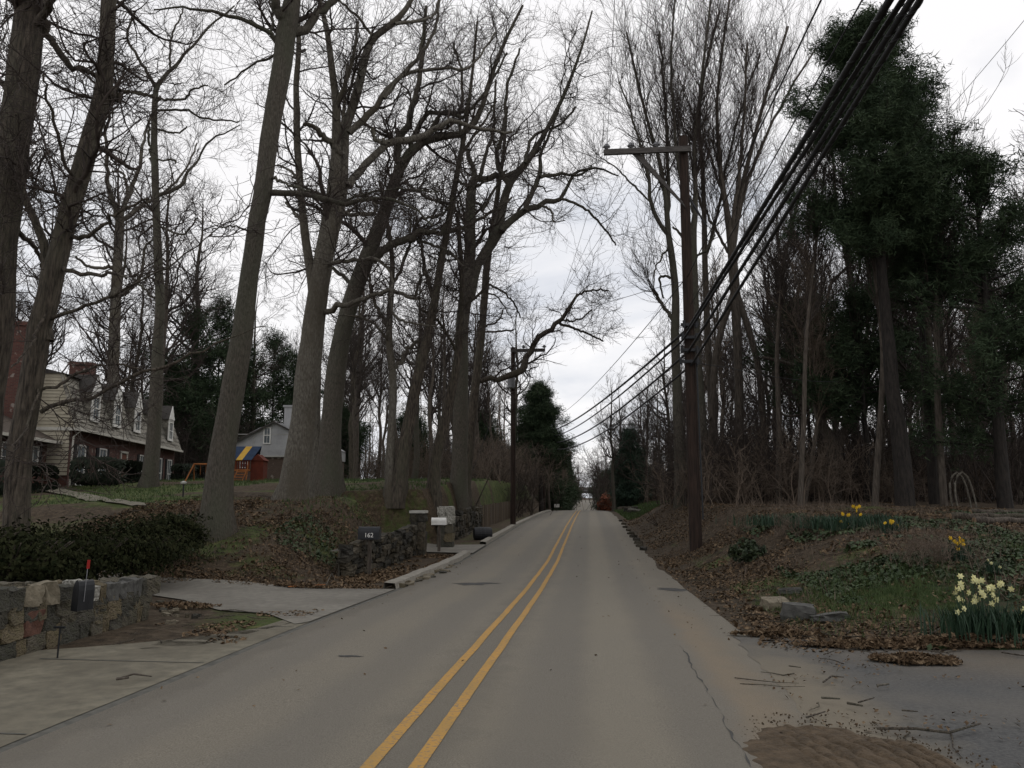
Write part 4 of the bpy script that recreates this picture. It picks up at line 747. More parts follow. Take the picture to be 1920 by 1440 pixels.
evergreen('dense dark pine beside the far road, left of the vanishing point', gp(1014, 84), 13.4, 4.3, [(0, .9), (.3, 1), (.6, .8), (.85, .42), (1, .05)], n=(140, 1100), ns=9000, size=.36, k=10, t0=.34, flat=.3)
evergreen('dark hemlock on the right verge beyond the grass patch', gp(1184, 92), 8.8, 2.6, [(0, 1), (.4, .85), (.8, .4), (1, .08)], n=(80, 600), ns=5200, size=.42, k=10, leaf='needle_blue', t0=.04, cat='hemlock', name='hemlock_tree', droop=.3)
for px, d, h, r, lab in ((352, 72, 15.5, 4.5, 'broad dark pine behind the right end of the siding house'), (398, 76, 17, 4.6, 'taller dark pine behind the siding house chimney side'), (440, 80, 12, 4, 'low dark pine left of the stucco house'), (505, 88, 16.5, 4.6, 'dark pine directly behind the stucco house'), (545, 92, 15, 4, 'dark pine right of the stucco house roof'), (320, 82, 12, 4, 'dark pine over the dormers at the far end of the roof'),
                         (640, 96, 9, 3.6, 'bluish evergreen behind the lawn between beeches'), (770, 104, 10.5, 3.4, 'low dark evergreen behind the leaning trunk'), (900, 92, 8, 3, 'low evergreen behind the board fence left of the far pole')):
    evergreen(lab, gp(px, d), h, r, [(0, .7), (.3, 1), (.7, .8), (1, .2)], n=(55, 420), ns=2300, size=.52, k=9, t0=.12, trunk_r=.2)
for px, d, h in ((1131, 170, 8), (1062, 150, 9), (1050, 125, 7), (1072, 230, 10), (1160, 150, 9), (1142, 210, 8), (1036, 110, 6)):
    evergreen('small dark evergreen in the far roadside hedge', gp(px, d), h, 2.8, [(0, 1), (.5, .9), (1, .2)], n=(30, 200), ns=1100, size=.6, k=8, t0=.05, cat='evergreen', name='evergreen_tree', group='far roadside evergreens')
# leafy shrubs
def shrub(label, c, rx, ry, rz_, n, leaf='shrub', size=.07, cat='shrub', name='shrub', box=False, stems=14, group=None, hollow=.55):
    p = rng.normal(size=(n, 3)); p = norm(p) * (hollow + (1 - hollow) * rng.random((n, 1)) ** .6)
    if box: p = np.sign(p) * np.abs(p) ** .45; p = np.clip(p, -1, 1)
    else: p *= 1 + (vnoise(p[:, 0] * 3 + 7 + c[0], p[:, 1] * 3 + p[:, 2] * 4 + c[1], 1, 3)[:, None] - .5) * .9
    p = p * [rx, ry, rz_] + [0, 0, rz_]; p = p[p[:, 2] > .03]; n = len(p)
    d = norm(p - [0, 0, rz_ * .5] + rng.normal(size=(n, 3)) * .5); s = norm(np.cross(d, rng.normal(size=(n, 3)))); sz = size * rng.uniform(.6, 1.4, (n, 1)); u = norm(np.cross(d, s)) * sz
    V = np.stack([p - u, p + s * sz * .5 + d * sz * .2, p + u, p - s * sz * .5 + d * sz * .2], 1).reshape(-1, 3)
    root = thing(name, label, cat, c, group=group); obj('foliage', mesh_np('foliage', V, np.arange(len(V)).reshape(-1, 4), M[leaf]), root, kind='stuff')
    m = MB()
    for _ in range(stems):
        a = rng.uniform(0, 6.28); q = rng.uniform(.3, .85); m.tube([(math.cos(a) * .08, math.sin(a) * .08, -.05), (math.cos(a) * rx * q * .5, math.sin(a) * ry * q * .5, rz_ * .8), (math.cos(a) * rx * q, math.sin(a) * ry * q, rz_ * 1.5)], [.03, .02, .01], 5)
    m.build('stem', M['bark_dark'], root); return root
for px, py, d, rx, rz_, lab in ((62, 1090, 15.6, 1.3, .56, 'dark rhododendron behind the near end of the stone wall'), (150, 1085, 16.6, 1.5, .60, 'dark rhododendron behind the leaning flag mailbox'), (250, 1080, 18.2, 1.5, .60, 'dark rhododendron behind the far end of the stone wall'), (318, 1060, 20.5, .9, .5, 'smaller dark evergreen shrub left of the leaning trunk'), (8, 1100, 14.2, 1.4, .62, 'dark evergreen shrub at the left edge behind the wall')):
    p = P(px, py, d); shrub(lab, (p[0], p[1], Hs(p[0], p[1]) + .25), rx, rx * .8, rz_, 6000, size=.045, leaf='rhodo' , stems=34, hollow=.15)
hp = lambda px, d: (lambda q: (q[0], q[1], Hs(q[0], q[1])))(P(px, 900, d))

# ------------------------------------------------------------------ siding house with mansard roof
A0 = fromcam(-22.4, 40, 0); B0 = fromcam(-25.5, 59.8, 0); uv = (B0 - A0)[:2]; LEN = float(np.hypot(*uv)); rzH = math.atan2(uv[1], uv[0])
HZ = Hs(A0[0], A0[1]); EAVE = E + 3.43 - HZ; RT = EAVE + 2.75; DP = 8.6
hs = thing('house', 'beige-sided brick house with shake mansard roof and white dormers, seen through trees', 'house', (A0[0], A0[1], HZ), rzH)
m = MB(); m.box(0, LEN, 0, DP, -1, EAVE); m.build('brick_wall', M['brick'], hs)
def mans(v): return [(-.45, EAVE), (.55, RT), (DP - .55, RT), (DP + .45, EAVE)]
m = MB()                                       # end walls follow the mansard, lap siding boards
nb = 16
for k in range(nb):
    z0 = EAVE + (RT - EAVE) * k / nb; z1 = EAVE + (RT - EAVE) * (k + 1) / nb; f = k / nb
    i0 = -.38 + f * .9
    m.prism([(i0, z0), (DP - i0, z0), (DP - i0, z1), (i0, z1)], 0, -.10 + .028, .02); m.prism([(i0, z0), (DP - i0, z0), (DP - i0, z0 + .03), (i0, z0 + .03)], 0, -.115, -.06)
for k in range(12):
    z0 = EAVE - (k + 1) * .2; m.prism([(.02, z0), (DP - .02, z0), (DP - .02, z0 + .17), (.02, z0 + .17)], 0, -.085, -.01); m.prism([(.02, z0), (DP - .02, z0), (DP - .02, z0 + .028), (.02, z0 + .028)], 0, -.1, -.01)
m.build('siding', M['siding'], hs)
m = MB(); nr = 9                               # shake courses on the steep slope
for k in range(nr):
    f0, f1 = k / nr, (k + 1) / nr; y0, y1 = -.45 + f0 * 1.0, -.45 + f1 * 1.0; z0, z1 = EAVE + f0 * (RT - EAVE), EAVE + f1 * (RT - EAVE)
    u = -.12
    while u < LEN + .12:
        w_ = rng.uniform(.22, .5); pr = .03 + rng.random() * .03; u1 = min(u + w_, LEN + .12); zz = z0 - rng.random() * .03
        m.poly([(u, y0 - pr, zz), (u1, y0 - pr, zz), (u1, y1, z1), (u, y1, z1)]); m.poly([(u, y0 - pr, zz), (u, y0 + .1, zz), (u1, y0 + .1, zz), (u1, y0 - pr, zz)]); u = u1 + .012
m.poly([(-.12, DP + .45, EAVE), (-.12, DP - .55, RT), (LEN + .12, DP - .55, RT), (LEN + .12, DP + .45, EAVE)]); m.poly([(-.1, -.40, EAVE), (LEN + .1, -.40, EAVE), (LEN + .1, .58, RT - .03), (-.1, .58, RT - .03)])
m.build('mansard_shakes', M['shingle'], hs)
m = MB(); m.prism([(.35, RT), (DP / 2, RT + .95), (DP - .35, RT)], 0, -.2, LEN + .2); m.build('roof', M['roofdark'], hs)
m = MB(); m.box(-.15, LEN + .15, -.58, -.44, EAVE - .16, EAVE - .02); m.box(-.12, LEN + .12, -.43, 0, EAVE - .05, EAVE - .02); m.box(-.14, -.04, -.5, DP + .4, EAVE - .14, EAVE + .02); m.build('gutter', M['trim'], hs)
m = MB(); m.tube([(.1, -.5, EAVE - .1), (.1, -.12, EAVE - .45), (.1, -.1, .1)], .05, 6); m.build('downspout', M['trim'], hs)
m = MB()
for s in (-1, 1):
    x = 0 if s < 0 else LEN; pts = [(-.42, EAVE), (.53, RT), (.53 + .14, RT - .04), (-.24, EAVE)]
    for PT in (pts, [(DP - a, b) for a, b in pts]): m = MB(); m.prism(PT, 0, x - .14, x + .02 if s < 0 else x + .12); m.build('corner_trim', M['shingle'], hs)
def window(parent, u, v, z0, w, h, shut=True, face=-1, name='window'):
    """window on the facade plane y=v looking to -y"""
    f = MB(); t = .08
    f.box(u - w / 2 - t, u + w / 2 + t, v - .07, v - .004, z0 - t, z0 + .0); f.box(u - w / 2 - t, u + w / 2 + t, v - .07, v - .004, z0 + h, z0 + h + t)
    for s in (-1, 1): f.box(*sorted((u + s * w / 2, u + s * (w / 2 + t))), v - .07, v - .004, z0, z0 + h)
    f.box(u - w / 2, u + w / 2, v - .055, v - .004, z0 + h / 2 - .025, z0 + h / 2 + .025); f.box(u - .012, u + .012, v - .045, v - .004, z0, z0 + h / 2 - .025); f.box(u - .012, u + .012, v - .045, v - .004, z0 + h / 2 + .025, z0 + h)
    o = f.build(name, M['white'], parent); g = MB(); g.box(u - w / 2, u + w / 2, v - .02, v - .003, z0, z0 + h); g.build('pane', M['glass'], o)
    if shut:
        for s in (-1, 1):
            q = MB(); x0 = u + s * (w / 2 + t + .01); x1 = u + s * (w / 2 + t + .42); q.box(*sorted((x0, x1)), v - .05, v - .004, z0 - t, z0 + h + t)
            for k in range(9): q.box(*sorted((x0 + s * .04, x1 - s * .04)), v - .066, v - .048, z0 + k * h / 9, z0 + k * h / 9 + h / 9 * .6)
            q.build('shutter', M['shutter'], parent)
for t in (.075, .235, .60, .80, .93): window(hs, t * LEN, 0, .25, 1.0, 1.95)
m = MB(); u = .415 * LEN; m.box(u - .5, u + .5, -.05, -.004, .05, 2.1); dd = m.build('door', M['door'], hs)
m = MB(); m.box(u - .62, u - .5, -.09, -.004, .05, 2.2); m.box(u + .5, u + .62, -.09, -.004, .05, 2.2); m.box(u - .66, u + .66, -.1, -.004, 2.2, 2.32); m.build('door_frame', M['trim'], hs)
m = MB(); m.tube([(u - .40, -.12, 1.0), (u - .40, -.05, 1.0)], .03, 8); m.build('handle', M['blackmetal'], dd)
m = MB(); m.box(u - .9, u + .9, -1.1, -.02, -.4, .04); m.build('step', M['concrete'], hs)
for t in (.11, .285, .475, .665, .86):         # gabled dormers
    u = t * LEN; w = .62; zb = EAVE + .62; zt = EAVE + 2.05; vf = -.32
    d_ = MB(); d_.box(u - w, u + w, vf, 1.2, zb, zt); dm = d_.build('dormer', M['shingle'], hs)
    g = MB(); g.prism([(u - w - .05, zt), (u + w + .05, zt), (u, zt + .98)], 1, vf - .10, vf + .02); g.box(u - w - .02, u - w + .13, vf - .05, vf - .003, zb - .04, zt); g.box(u + w - .13, u + w + .02, vf - .05, vf - .003, zb - .04, zt); g.box(u - w + .13, u + w - .13, vf - .05, vf - .003, zt - .1, zt); g.box(u - w - .02, u + w + .02, vf - .09, vf - .003, zb - .12, zb - .04); g.build('dormer_face', M['white'], dm)
    r_ = MB()
    for s in (-1, 1): r_.poly([(u, vf - .05, zt + 1.02), (u + s * (w + .12), vf - .05, zt - .04), (u + s * (w + .16), 1.2, zt - .04), (u, 1.9, zt + 1.02)]); r_.poly([(u, vf - .05, zt + .98), (u + s * (w + .12), vf - .05, zt - .09), (u + s * (w + .12), vf - .05, zt - .04), (u, vf - .05, zt + 1.02)])
    r_.build('dormer_roof', M['roofdark'], dm); window(dm, u, vf - .006, zb + .04, .78, 1.15, False)
def chim(parent, u0, u1, v0, v1, z0, z1):
    m = MB(); m.box(u0, u1, v0, v1, z0, z1); m.box(u0 - .06, u1 + .06, v0 - .06, v1 + .06, z1, z1 + .22); m.build('chimney', M['brick'], parent)
chim(hs, -.75, -.12, 1.7, 2.9, 0, RT + 2.3); chim(hs, LEN * .62, LEN * .62 + .8, 3.6, 5.0, RT, RT + 2.4)
# low wing towards the viewer
WE = EAVE - .72
m = MB(); m.box(-9, -.12, 1.0, 7.6, -1.2, WE); m.build('wing_wall', M['brick'], hs)
m = MB(); m.prism([(.4, WE), (4.3, WE + 2.0), (8.1, WE)], 0, -9.4, -.125); m.build('wing_roof', M['roofbrown'], hs)
m = MB(); m.box(-9.4, -.13, .28, .42, WE - .14, WE); m.build('gutter', M['trim'], hs)
for u in (-1.7, -4.4, -7.4): window(hs, u, 1.0, .75, .95, 1.2)
# hedge along the facade
def rowpt(t, v): return (A0[0] + math.cos(rzH) * t - math.sin(rzH) * v, A0[1] + math.sin(rzH) * t + math.cos(rzH) * v)
def hedgeat(t, v, rx, ry, h, lab, n=4000):
    x, y = rowpt(t, v); o = shrub(lab, (x, y, Hs(x, y) - .05), rx, ry, h / 2, n, leaf='hedge', size=.09, cat='hedge', name='hedge', box=True, stems=6, hollow=.75); o.rotation_euler = (0, 0, rzH)
hedgeat(1.0, -1.9, 4.6, .75, 1.35, 'long clipped dark hedge under the front windows', 7000); hedgeat(-6.5, -.4, 3.0, .8, 1.4, 'clipped dark hedge before the low brick wing', 4000); hedgeat(17.0, -1.6, 1.4, .8, 1.3, 'round clipped dark shrub past the front door', 2600); hedgeat(6.5, -1.7, 1.0, .6, 1.0, 'small clipped shrub left of the front door', 2000)
x, y = rowpt(11.5, -7.5)
# ------------------------------------------------------------------ stucco gable house, facing the road
g0, dg = hit(500, 902); dg = 62; c0 = P(502, 905, dg); ce = P(556, 905, dg); zg = Hs(c0[0], c0[1]); dxv = (ce - c0)[:2]
h2 = thing('house', 'pale grey gabled house with a brown brick ground floor half hidden behind the big beech', 'house', (c0[0] - 2.9 * CP, c0[1] - 2.9 * SP, zg - .3), PHI)
def zpx(py, d): return E + ray(960, py)[1] * d - zg + .3
w2 = 2 * 3.6; zb_ = zpx(857, dg); ztop = zpx(793, dg); zsh = zpx(822, dg); X0, X1 = -.3, 6.9
m = MB(); m.box(X0, X1, 0, 9, -1, zb_); m.build('brick_wall', M['darkbrick'], h2)
m = MB(); m.prism([(X0 - .1, zb_), (X1 + .1, zb_), (X1 + .1, zb_ + .9), (3.3 + 1.2, ztop - .2), (3.3, ztop), (3.3 - 1.2, ztop - .4), (X0 - .1, zb_ + .9)], 1, -.15, 9); m.build('gable_wall', M['stucco'], h2)
m = MB()
for s in (-1, 1):
    xa = 3.3 + s * 3.75; m.poly([(3.3, -.45, ztop + .1), (xa, -.45, zb_ + .85), (xa, 9.3, zb_ + .85), (3.3, 9.3, ztop + .1)]); m.poly([(3.3, -.45, ztop - .04), (xa, -.45, zb_ + .7), (xa, -.45, zb_ + .85), (3.3, -.45, ztop + .1)])
m.build('roof', M['roofdark'], h2)
window(h2, 2.75, -.155, zb_ + 1.1, .42, 1.15, False); window(h2, .95, -.005, 1.35, .5, .62, False); window(h2, 2.05, -.005, 1.35, .5, .62, False)
m = MB(); m.box(3.1, 3.7, 3, 3.7, ztop - .8, ztop + 1.6); m.box(3.0, 3.8, 2.9, 3.8, ztop + 1.6, ztop + 1.75); m.build('chimney', M['stucco'], h2)
m = MB(); m.box(X0 - .1, X1 + .1, -.19, -.155, zb_ + .0, zb_ + .12); m.box(X0 - .1, X1 + .1, -.18, -.155, zb_ + 1.75, zb_ + 1.8); m.box(1.7, 1.76, -.18, -.155, zb_ + .12, zb_ + 1.75); m.build('trim_board', M['offwhite'], h2)
# ------------------------------------------------------------------ playset
dp = 50; pc = P(447, 908, dp); pz = Hs(pc[0], pc[1]); ps = thing('playset', 'wooden play tower with a blue and yellow striped canopy behind the leaning trunk', 'playset', (pc[0], pc[1], pz), PHI); ps.scale = (.85, .85, 1)
s_ = dp / F
def py_h(py): return E + ray(960, py)[1] * dp - pz
zr, zrt, zdk = py_h(862), py_h(836), py_h(880)
for k, (a, b_) in enumerate(((-.95, -.22), (-.22, .25), (.25, .95))):
    m = MB()
    for s, (y0, y1) in enumerate(((-.15, .65), (.65, 1.45))):
        sh = .45
        if s == 0: m.poly([(a, y0, zr), (b_, y0, zr), (b_ + sh, y1, zrt), (a + sh, y1, zrt)]); m.poly([(a, y0, zr - .03), (b_, y0, zr - .03), (b_, y0, zr), (a, y0, zr)])
        else: m.poly([(a + sh, y0, zrt), (b_ + sh, y0, zrt), (b_, y1, zr), (a, y1, zr)])
    m.build('canopy_strip', M['ytarp'] if k == 1 else M['blue'], ps)
for x_, dx in ((-.75, -.15), (.7, -.15)):
    for y_ in (0, 1.3): m = MB(); m.tube([(x_ + dx, y_ - (.1 if y_ == 0 else -.1), -.05), (x_, y_, zr + .1)], .05, 6); m.build('post', M['orange'], ps)
m = MB(); m.box(-.85, .8, -.05, 1.35, zdk - .1, zdk); m.build('deck', M['orange'], ps)
m = MB()
for k in range(9): m.box(-.82 + k * .185, -.70 + k * .185, -.06, -.02, zdk + .02, zdk + .55)
m.box(-.85, .8, -.085, -.06, zdk + .5, zdk + .58); m.build('railing', M['redwood'], ps)
m = MB(); m.tube([(-.35, -.5, -.05), (-.05, -.06, zdk)], .04, 5); m.tube([(.35, -.5, -.05), (.62, -.06, zdk)], .04, 5)
for k in range(4): f = (k + 1) / 5; m.tube([(-.35 + .3 * f, -.5 + .44 * f, zdk * f), (.35 + .27 * f, -.5 + .44 * f, zdk * f)], .03, 5)
m.build('ladder', M['orange'], ps)
m = MB(); m.box(.82, 1.75, .1, 1.1, 0, zdk + .55); m.prism([(.75, zdk + .55), (1.85, zdk + .55), (1.3, zdk + .95)], 1, .02, 1.2); m.build('play_hut', M['redwood'], ps)
m = MB(); m.tube([(-.8, .6, zdk + .35), (-3.6, .6, zdk + .35)], .06, 6); m.tube([(-3.6, .6, zdk + .35), (-3.9, -.3, -.05)], .05, 6); m.tube([(-3.6, .6, zdk + .35), (-3.9, 1.5, -.05)], .05, 6)
for x_ in (-1.6, -2.1, -2.7, -3.1): m.tube([(x_, .6, zdk + .3), (x_, .6, .5)], .015, 4)
m.build('swing_frame', M['orange'], ps)
# ------------------------------------------------------------------ far brick house, arch and logs at right
fp = P(1850, 940, 52); fz = Hs(fp[0], fp[1]); fh = thing('house', 'faint dark red brick house glimpsed through the wood at the right edge', 'house', (fp[0], fp[1], fz - .2), PHI)
m = MB(); m.box(-3.6, 7, 0, 7, -.5, 2.9); m.build('brick_wall', M['brick'], fh); m = MB(); m.prism([(-.5, 2.9), (3.5, 4.8), (7.5, 2.9)], 0, -4.0, 7.4); m.build('roof', M['roofdark'], fh)
m = MB(); m.prism([(-3.6, 2.9), (-1.5, 4.6), (.6, 2.9)], 1, -1.2, 3); m.box(-3.5, .5, -1.1, 0, -.5, 2.9); m.build('porch_gable', M['stucco'], fh)
for u in (-2.4, -.7, 2.5, 4.8): window(fh, u, -1.11 if u < .5 else 0, .8, .9, 1.4, False)
ac = P(1808, 942, 30); ar = thing('garden_arch', 'pale bent-wood garden arch at the edge of the right hand wood', 'arch', (ac[0], ac[1], Hs(ac[0], ac[1])), PHI)
for dy in (-.0, .35):
    m = MB(); m.tube([(-.25, dy, -.1), (-.31, dy, .5), (-.30, dy, .95), (-.18, dy, 1.25), (.0, dy, 1.38), (.2, dy, 1.2), (.32, dy, .85), (.42, dy, .3), (.46, dy, -.1)], [.035, .035, .04, .045, .045, .04, .035, .03, .03], 7); m.build('hoop', M['pale_bark'], ar)
for k, (px, py, ln) in enumerate(((1880, 966, 2.0), (1862, 974, 2.3), (1900, 982, 2.2))):
    q, d = hit(px, py, 5, 60); lg = thing('log', ['pale cut log lying at the back of the leaf litter at right', 'long weathered log in front of the pale cut log at right', 'dark log nearest the lawn at the right edge'][k], 'log', q, PHI + (.05, -.06, .1)[k])
    m = MB(); n_ = 9; m.tube([(-ln / 2 + ln * i / n_, math.sin(i * 1.3 + k) * .03, .09 + math.sin(i * 2.1) * .02) for i in range(n_ + 1)], [.10 - .004 * i for i in range(n_ + 1)], 9); m.build('bark', M['bark_dark'] if k == 2 else M['bark2'], lg, smooth=True)
    m = MB(); m.tube([(-ln / 2 - .012, 0, .09), (-ln / 2 - .004, 0, .09)], .085, 9); m.build('cut_end', M['wood'], lg)

# ------------------------------------------------------------------ utility poles, arms, cables
def upole(label, x, y, top, r0=.19, r1=.13, lean=(0, 0), base=None, arm=None, mt='pole'):
    z0 = Hs(x, y) if base is None else base; root = thing('utility_pole', label, 'utility pole', (x, y, z0)); Hh = top - z0
    Q = np.array([[lean[0] * t, lean[1] * t, -.3 + (Hh + .3) * t, r0 + (r1 - r0) * t] for t in np.linspace(0, 1, 18)]); me = trunkmesh('pole', Q, M[mt], (0, 0, 0), S=16, flare=0, wob=.012); obj('pole', me, root)
    m = MB(); m.tube([(lean[0], lean[1], Hh - .005), (lean[0], lean[1], Hh + .02)], r1, 16); m.build('pole_cap', M[mt], root)
    if arm:
        L_, za, dr, br = arm; za -= z0; x1 = dr * L_; y_ = -.2
        m = MB(); m.box(*sorted((-dr * .12, x1)), y_ - .06, y_ + .05, za - .10, za + .10)
        if br > 1.2: m.box(*sorted((-dr * .22, x1 + dr * .02)), y_ - .19, y_ - .072, za - .16, za + .03)
        m.build('crossarm', M['polegrey'], root); m = MB(); xb = x1 * .60
        m.prism([(xb + .13 * dr, za - .10), (xb - .13 * dr, za - .10), (0.10 * dr, za - br), (0, za - br - .22)], 1, y_ - .055, y_ + .03); m.build('brace', M['polegrey'], root)
        for f in (.97, .66, .34)[: 3 if br > 1.2 else 3]:
            xi = x1 * f; m = MB(); m.tube([(xi, y_, za + .10), (xi, y_, za + .17)], .025, 6); m.tube([(xi, y_, za + .15 + q) for q in (0, .04, .041, .08, .081, .13, .17)], [.07, .09, .13, .13, .075, .09, .04], 12); m.build('insulator', M['porcelain'], root)
    return root
P1x, P1y = 4.75, 27.3; q, d_ = hit(1305, 1030); P1x, P1y = float(q[0]), float(q[1])
P1top = float(P(1278, 258, d_)[2]); ARMZ = float(P(1278, 284, d_)[2]); ptop = P(1281, 262, d_)
up = upole('near brown utility pole with a one-sided timber crossarm on the right bank', P1x, P1y, P1top, .215, .165, lean=(float(ptop[0] - P1x), float(ptop[1] - P1y)), arm=(2.85, ARMZ, -1, 2.0))
m = MB(); z_ = float(P(1290, 640, d_)[2]) - q[2]
for k, zz in enumerate((z_ + .55, z_ + .1, z_ - .35, z_ - .75)): m.box(-.30, .32, -.28, -.16, zz - .05, zz + .05); m.tube([(-.2 - .05 * k, -.3, zz - .12), (-.2 - .05 * k, -.3, zz + .14)], .05, 7); m.tube([(.22, -.3, zz - .14), (.22, -.3, zz + .12)], .055, 7)
m.tube([(.2, -.2, z_ - .8), (.24, -.2, 1.0)], .03, 6); m.build('bracket', M['blackmetal'], up)
m = MB(); m.tube([(.16, -.1, z_ + 5.2), (.3, -.1, z_ + 4.9), (.75, -.1, z_ + 4.1)], [.02, .05, .02], 6); m.build('hardware', M['blackmetal'], up)
P2 = P(962, 985, 48); zt2 = float(P(960, 652, 48)[2]); P2x, P2y = float(P2[0]), float(P2[1])
u2 = upole('second utility pole with a grey transformer can, left of the road', P2x, P2y, zt2, .17, .13, arm=(2.0, zt2 - .22, 1, 1.0), base=Hs(P2x, P2y))
m = MB(); zc = float(P(960, 717, 48)[2]) - Hs(P2x, P2y); m.tube([(-.08, -.32, zc - .42), (-.08, -.32, zc - .4), (-.08, -.32, zc + .34), (-.08, -.32, zc + .42)], [.18, .23, .23, .12], 16); m.tube([(-.16, -.32, zc + .4), (-.16, -.32, zc + .58)], .035, 6); m.tube([(.02, -.32, zc + .4), (.02, -.32, zc + .58)], .035, 6); m.build('transformer', M['porcelain'], u2, smooth=False)
P3x, P3y = -4.3, 97; P3 = upole('dark utility pole against the board fence further up the left side', P3x, P3y, roadz(P3y) + 11.2, .17, .12)
for k, (yy, hh, lb) in enumerate(((163, 11, 'pale utility pole beyond the crest on the left'), (250, 11, 'far left utility pole with crossarm above the narrow strip of sky'), (330, 12, 'tiny far utility pole left of the bridge'), (405, 12.5, 'farthest utility pole by the bridge'))):
    zt = float(roadz(yy)) + hh; upole(lb, -4.4, yy, zt, .17, .12, arm=(2.2, zt - .4, 1, 1), mt='polegrey' if k == 0 else 'pole')
def cable(label, pts, r, sag=0, n=24, mt='black', name='cable', wrap=0, cat='cable'):
    out = []
    for i in range(len(pts) - 1):
        a, b_ = np.array(pts[i], float), np.array(pts[i + 1], float); s = sag[i] if hasattr(sag, '__len__') else sag
        for k in range(n + (i == len(pts) - 2)): t = k / n; p = a * (1 - t) + b_ * t; p[2] -= 4 * s * t * (1 - t); out.append(p)
    out = np.array(out); K = len(out); base = out[0].copy(); groups = [(out[None], np.full((1, K), r), 8)]
    if wrap:                                    # lashing wire wound round the bundle
        s = np.r_[0, np.cumsum(np.linalg.norm(np.diff(out, axis=0), axis=1))]; m_ = int(s[-1] / .05); t = np.linspace(0, s[-1], m_); c = np.stack([np.interp(t, s, out[:, i]) for i in range(3)], -1); ph = t * 2 * math.pi / wrap
        dirv = norm(out[-1] - out[0]); U_ = norm(np.cross(dirv, [0, 0, 1])); W_ = np.cross(dirv, U_); c = c + (U_ * np.cos(ph)[:, None] + W_ * np.sin(ph)[:, None]) * r; groups.append((c[None], np.full((1, m_), r * .28), 4))
    return obj(name, tubemesh(name, groups, M[mt], base, True), loc=base, label=label, category=cat)
def on1(py, dx=0, dy=-.3): w = P(1290, py, d_); return (P1x + dx - .1, P1y + dy, float(w[2]))
prev = lambda z, dx: (P1x + dx + .1, -22, z)
zz = [on1(618, .05), on1(640, -.15), on1(662, .02), on1(686, .12)]
P3a = lambda z, dx: (P3x + dx + .25, P3y, roadz(P3y) + z)
for k, (lb, r, w) in enumerate((('uppermost thick lashed cable running overhead along the right verge', .046, .45), ('second lashed cable of the overhead bundle, left in the group', .036, .3), ('third lashed cable of the overhead bundle', .040, .38), ('lowest thick cable of the overhead bundle', .036, .5))):
    T_ = P((1666, 1690, 1706, 1722)[k], -6, (8.2, 8.2, 8.0, 7.8)[k]); z0_ = np.array(zz[k]); v_ = T_ - z0_; v_ = v_ / abs(v_[1]); far_ = z0_ + v_ * (P1y + 22)
    cable(lb, [tuple(far_), zz[k], P3a((9.6, 9.0, 8.4, 7.8)[k], (.1, 0, .12, .05)[k])], r, sag=[.06, .7 + .2 * k], n=40, wrap=w)
za = (ARMZ + .2)
A2z = zt2 - .22 + .2
for k, f in enumerate((.97, .66, .34)):
    x1 = P1x + (ptop[0] - P1x) - 2.85 * f; cable(['leftmost thin power line on the crossarm insulators', 'middle thin power line on the crossarm insulators', 'innermost thin power line on the crossarm insulators'][k], [(x1, -22, za + .3), (x1, P1y - .2, za), (P2x + 2.0 * (.97, .66, .34)[k], P2y - .2, A2z), (-4.4 + 2.0 * (.97, .66, .34)[k], 163, roadz(163) + 10.8)], .008, sag=[.5, .35, 1.2], mt='wire', name='power_line', cat='power line')
cable('single dark wire leaving the near pole for the far left pole', [(P1x + .35, -22, on1(495)[2] + .3), on1(520, .1), P3a(10.9, 0)], .016, sag=[.4, 1.0], name='wire', cat='wire')
cable('slack wire hanging right of the thick bundle near the pine', [(P1x + .3, -22, on1(570)[2] + .4), on1(575, .15)], .012, sag=.3, name='wire', cat='wire')
cable('thin drop wire crossing left behind the low limb', [on1(532, -.1), tuple(P(1222, 542, 31)), tuple(P(1000, 578, 60))], .012, sag=[.0, .4], name='wire', cat='wire')
cable('service wire sagging from the near pole into the right hand wood', [on1(682, .2), tuple(P(1360, 688, 28)), tuple(P(1575, 716, 36))], .013, sag=[.02, .15], name='wire', cat='wire')
cable('short thin wire high at the right edge above the pine', [tuple(P(1935, 20, 20)), tuple(P(1690, 300, 27))], .008, sag=.1, mt='wire', name='wire', cat='wire')
cable('thin guy wire slanting down from the second pole', [(P2x - .1, P2y, zt2 - 1.2), (P2x - 2.6, P2y - 1, Hs(P2x - 2.6, P2y - 1))], .009, mt='wire', name='guy_wire', cat='guy wire')
gs, _ = hit(892, 944); m = MB(); q = P(923, 880, _ - 1); lp = thing('leaning_rod', 'pale leaning rod on the bank left of the second pole', 'rod', gs); m.tube([(0, 0, -.2), tuple(q - gs)], [.045, .035], 7); m.build('rod', M['pale_bark'], lp)
m = MB(); gs2, _2 = hit(1585, 945); q2 = P(1518, 862, _2 - 1); lp = thing('fallen_branch', 'pale fallen branch leaning against the low forked tree', 'branch', gs2); m.tube([(0, 0, 0), tuple((q2 - gs2) * .5 + [0, 0, .04]), tuple(q2 - gs2)], [.05, .045, .02], 7); m.build('branch', M['pale_bark'], lp)

# ------------------------------------------------------------------ bridge over the far road
yb = 420; bz = E; br = thing('bridge', 'pale concrete overpass crossing the road at the vanishing point', 'bridge', (0, yb, roadz(yb)))
u_b, l_b = E + (930 - 914) / F * yb - roadz(yb), E + (930 - 925) / F * yb - roadz(yb)
m = MB(); m.box(-40, 40, -5, 5, l_b + 1.0, u_b); m.build('parapet', M['bridge'], br); m = MB(); m.box(-40, 40, -4.6, 4.6, l_b, l_b + .99); m.build('girder', M['bridge_dark'], br)
m = MB(); m.box(-40, -3.4, -4.4, 4.4, -2, l_b - .01); m.build('abutment', M['bridge'], br); m = MB(); m.box(7.5, 40, -4.4, 4.4, -2, l_b - .01); m.build('abutment', M['bridge'], br)

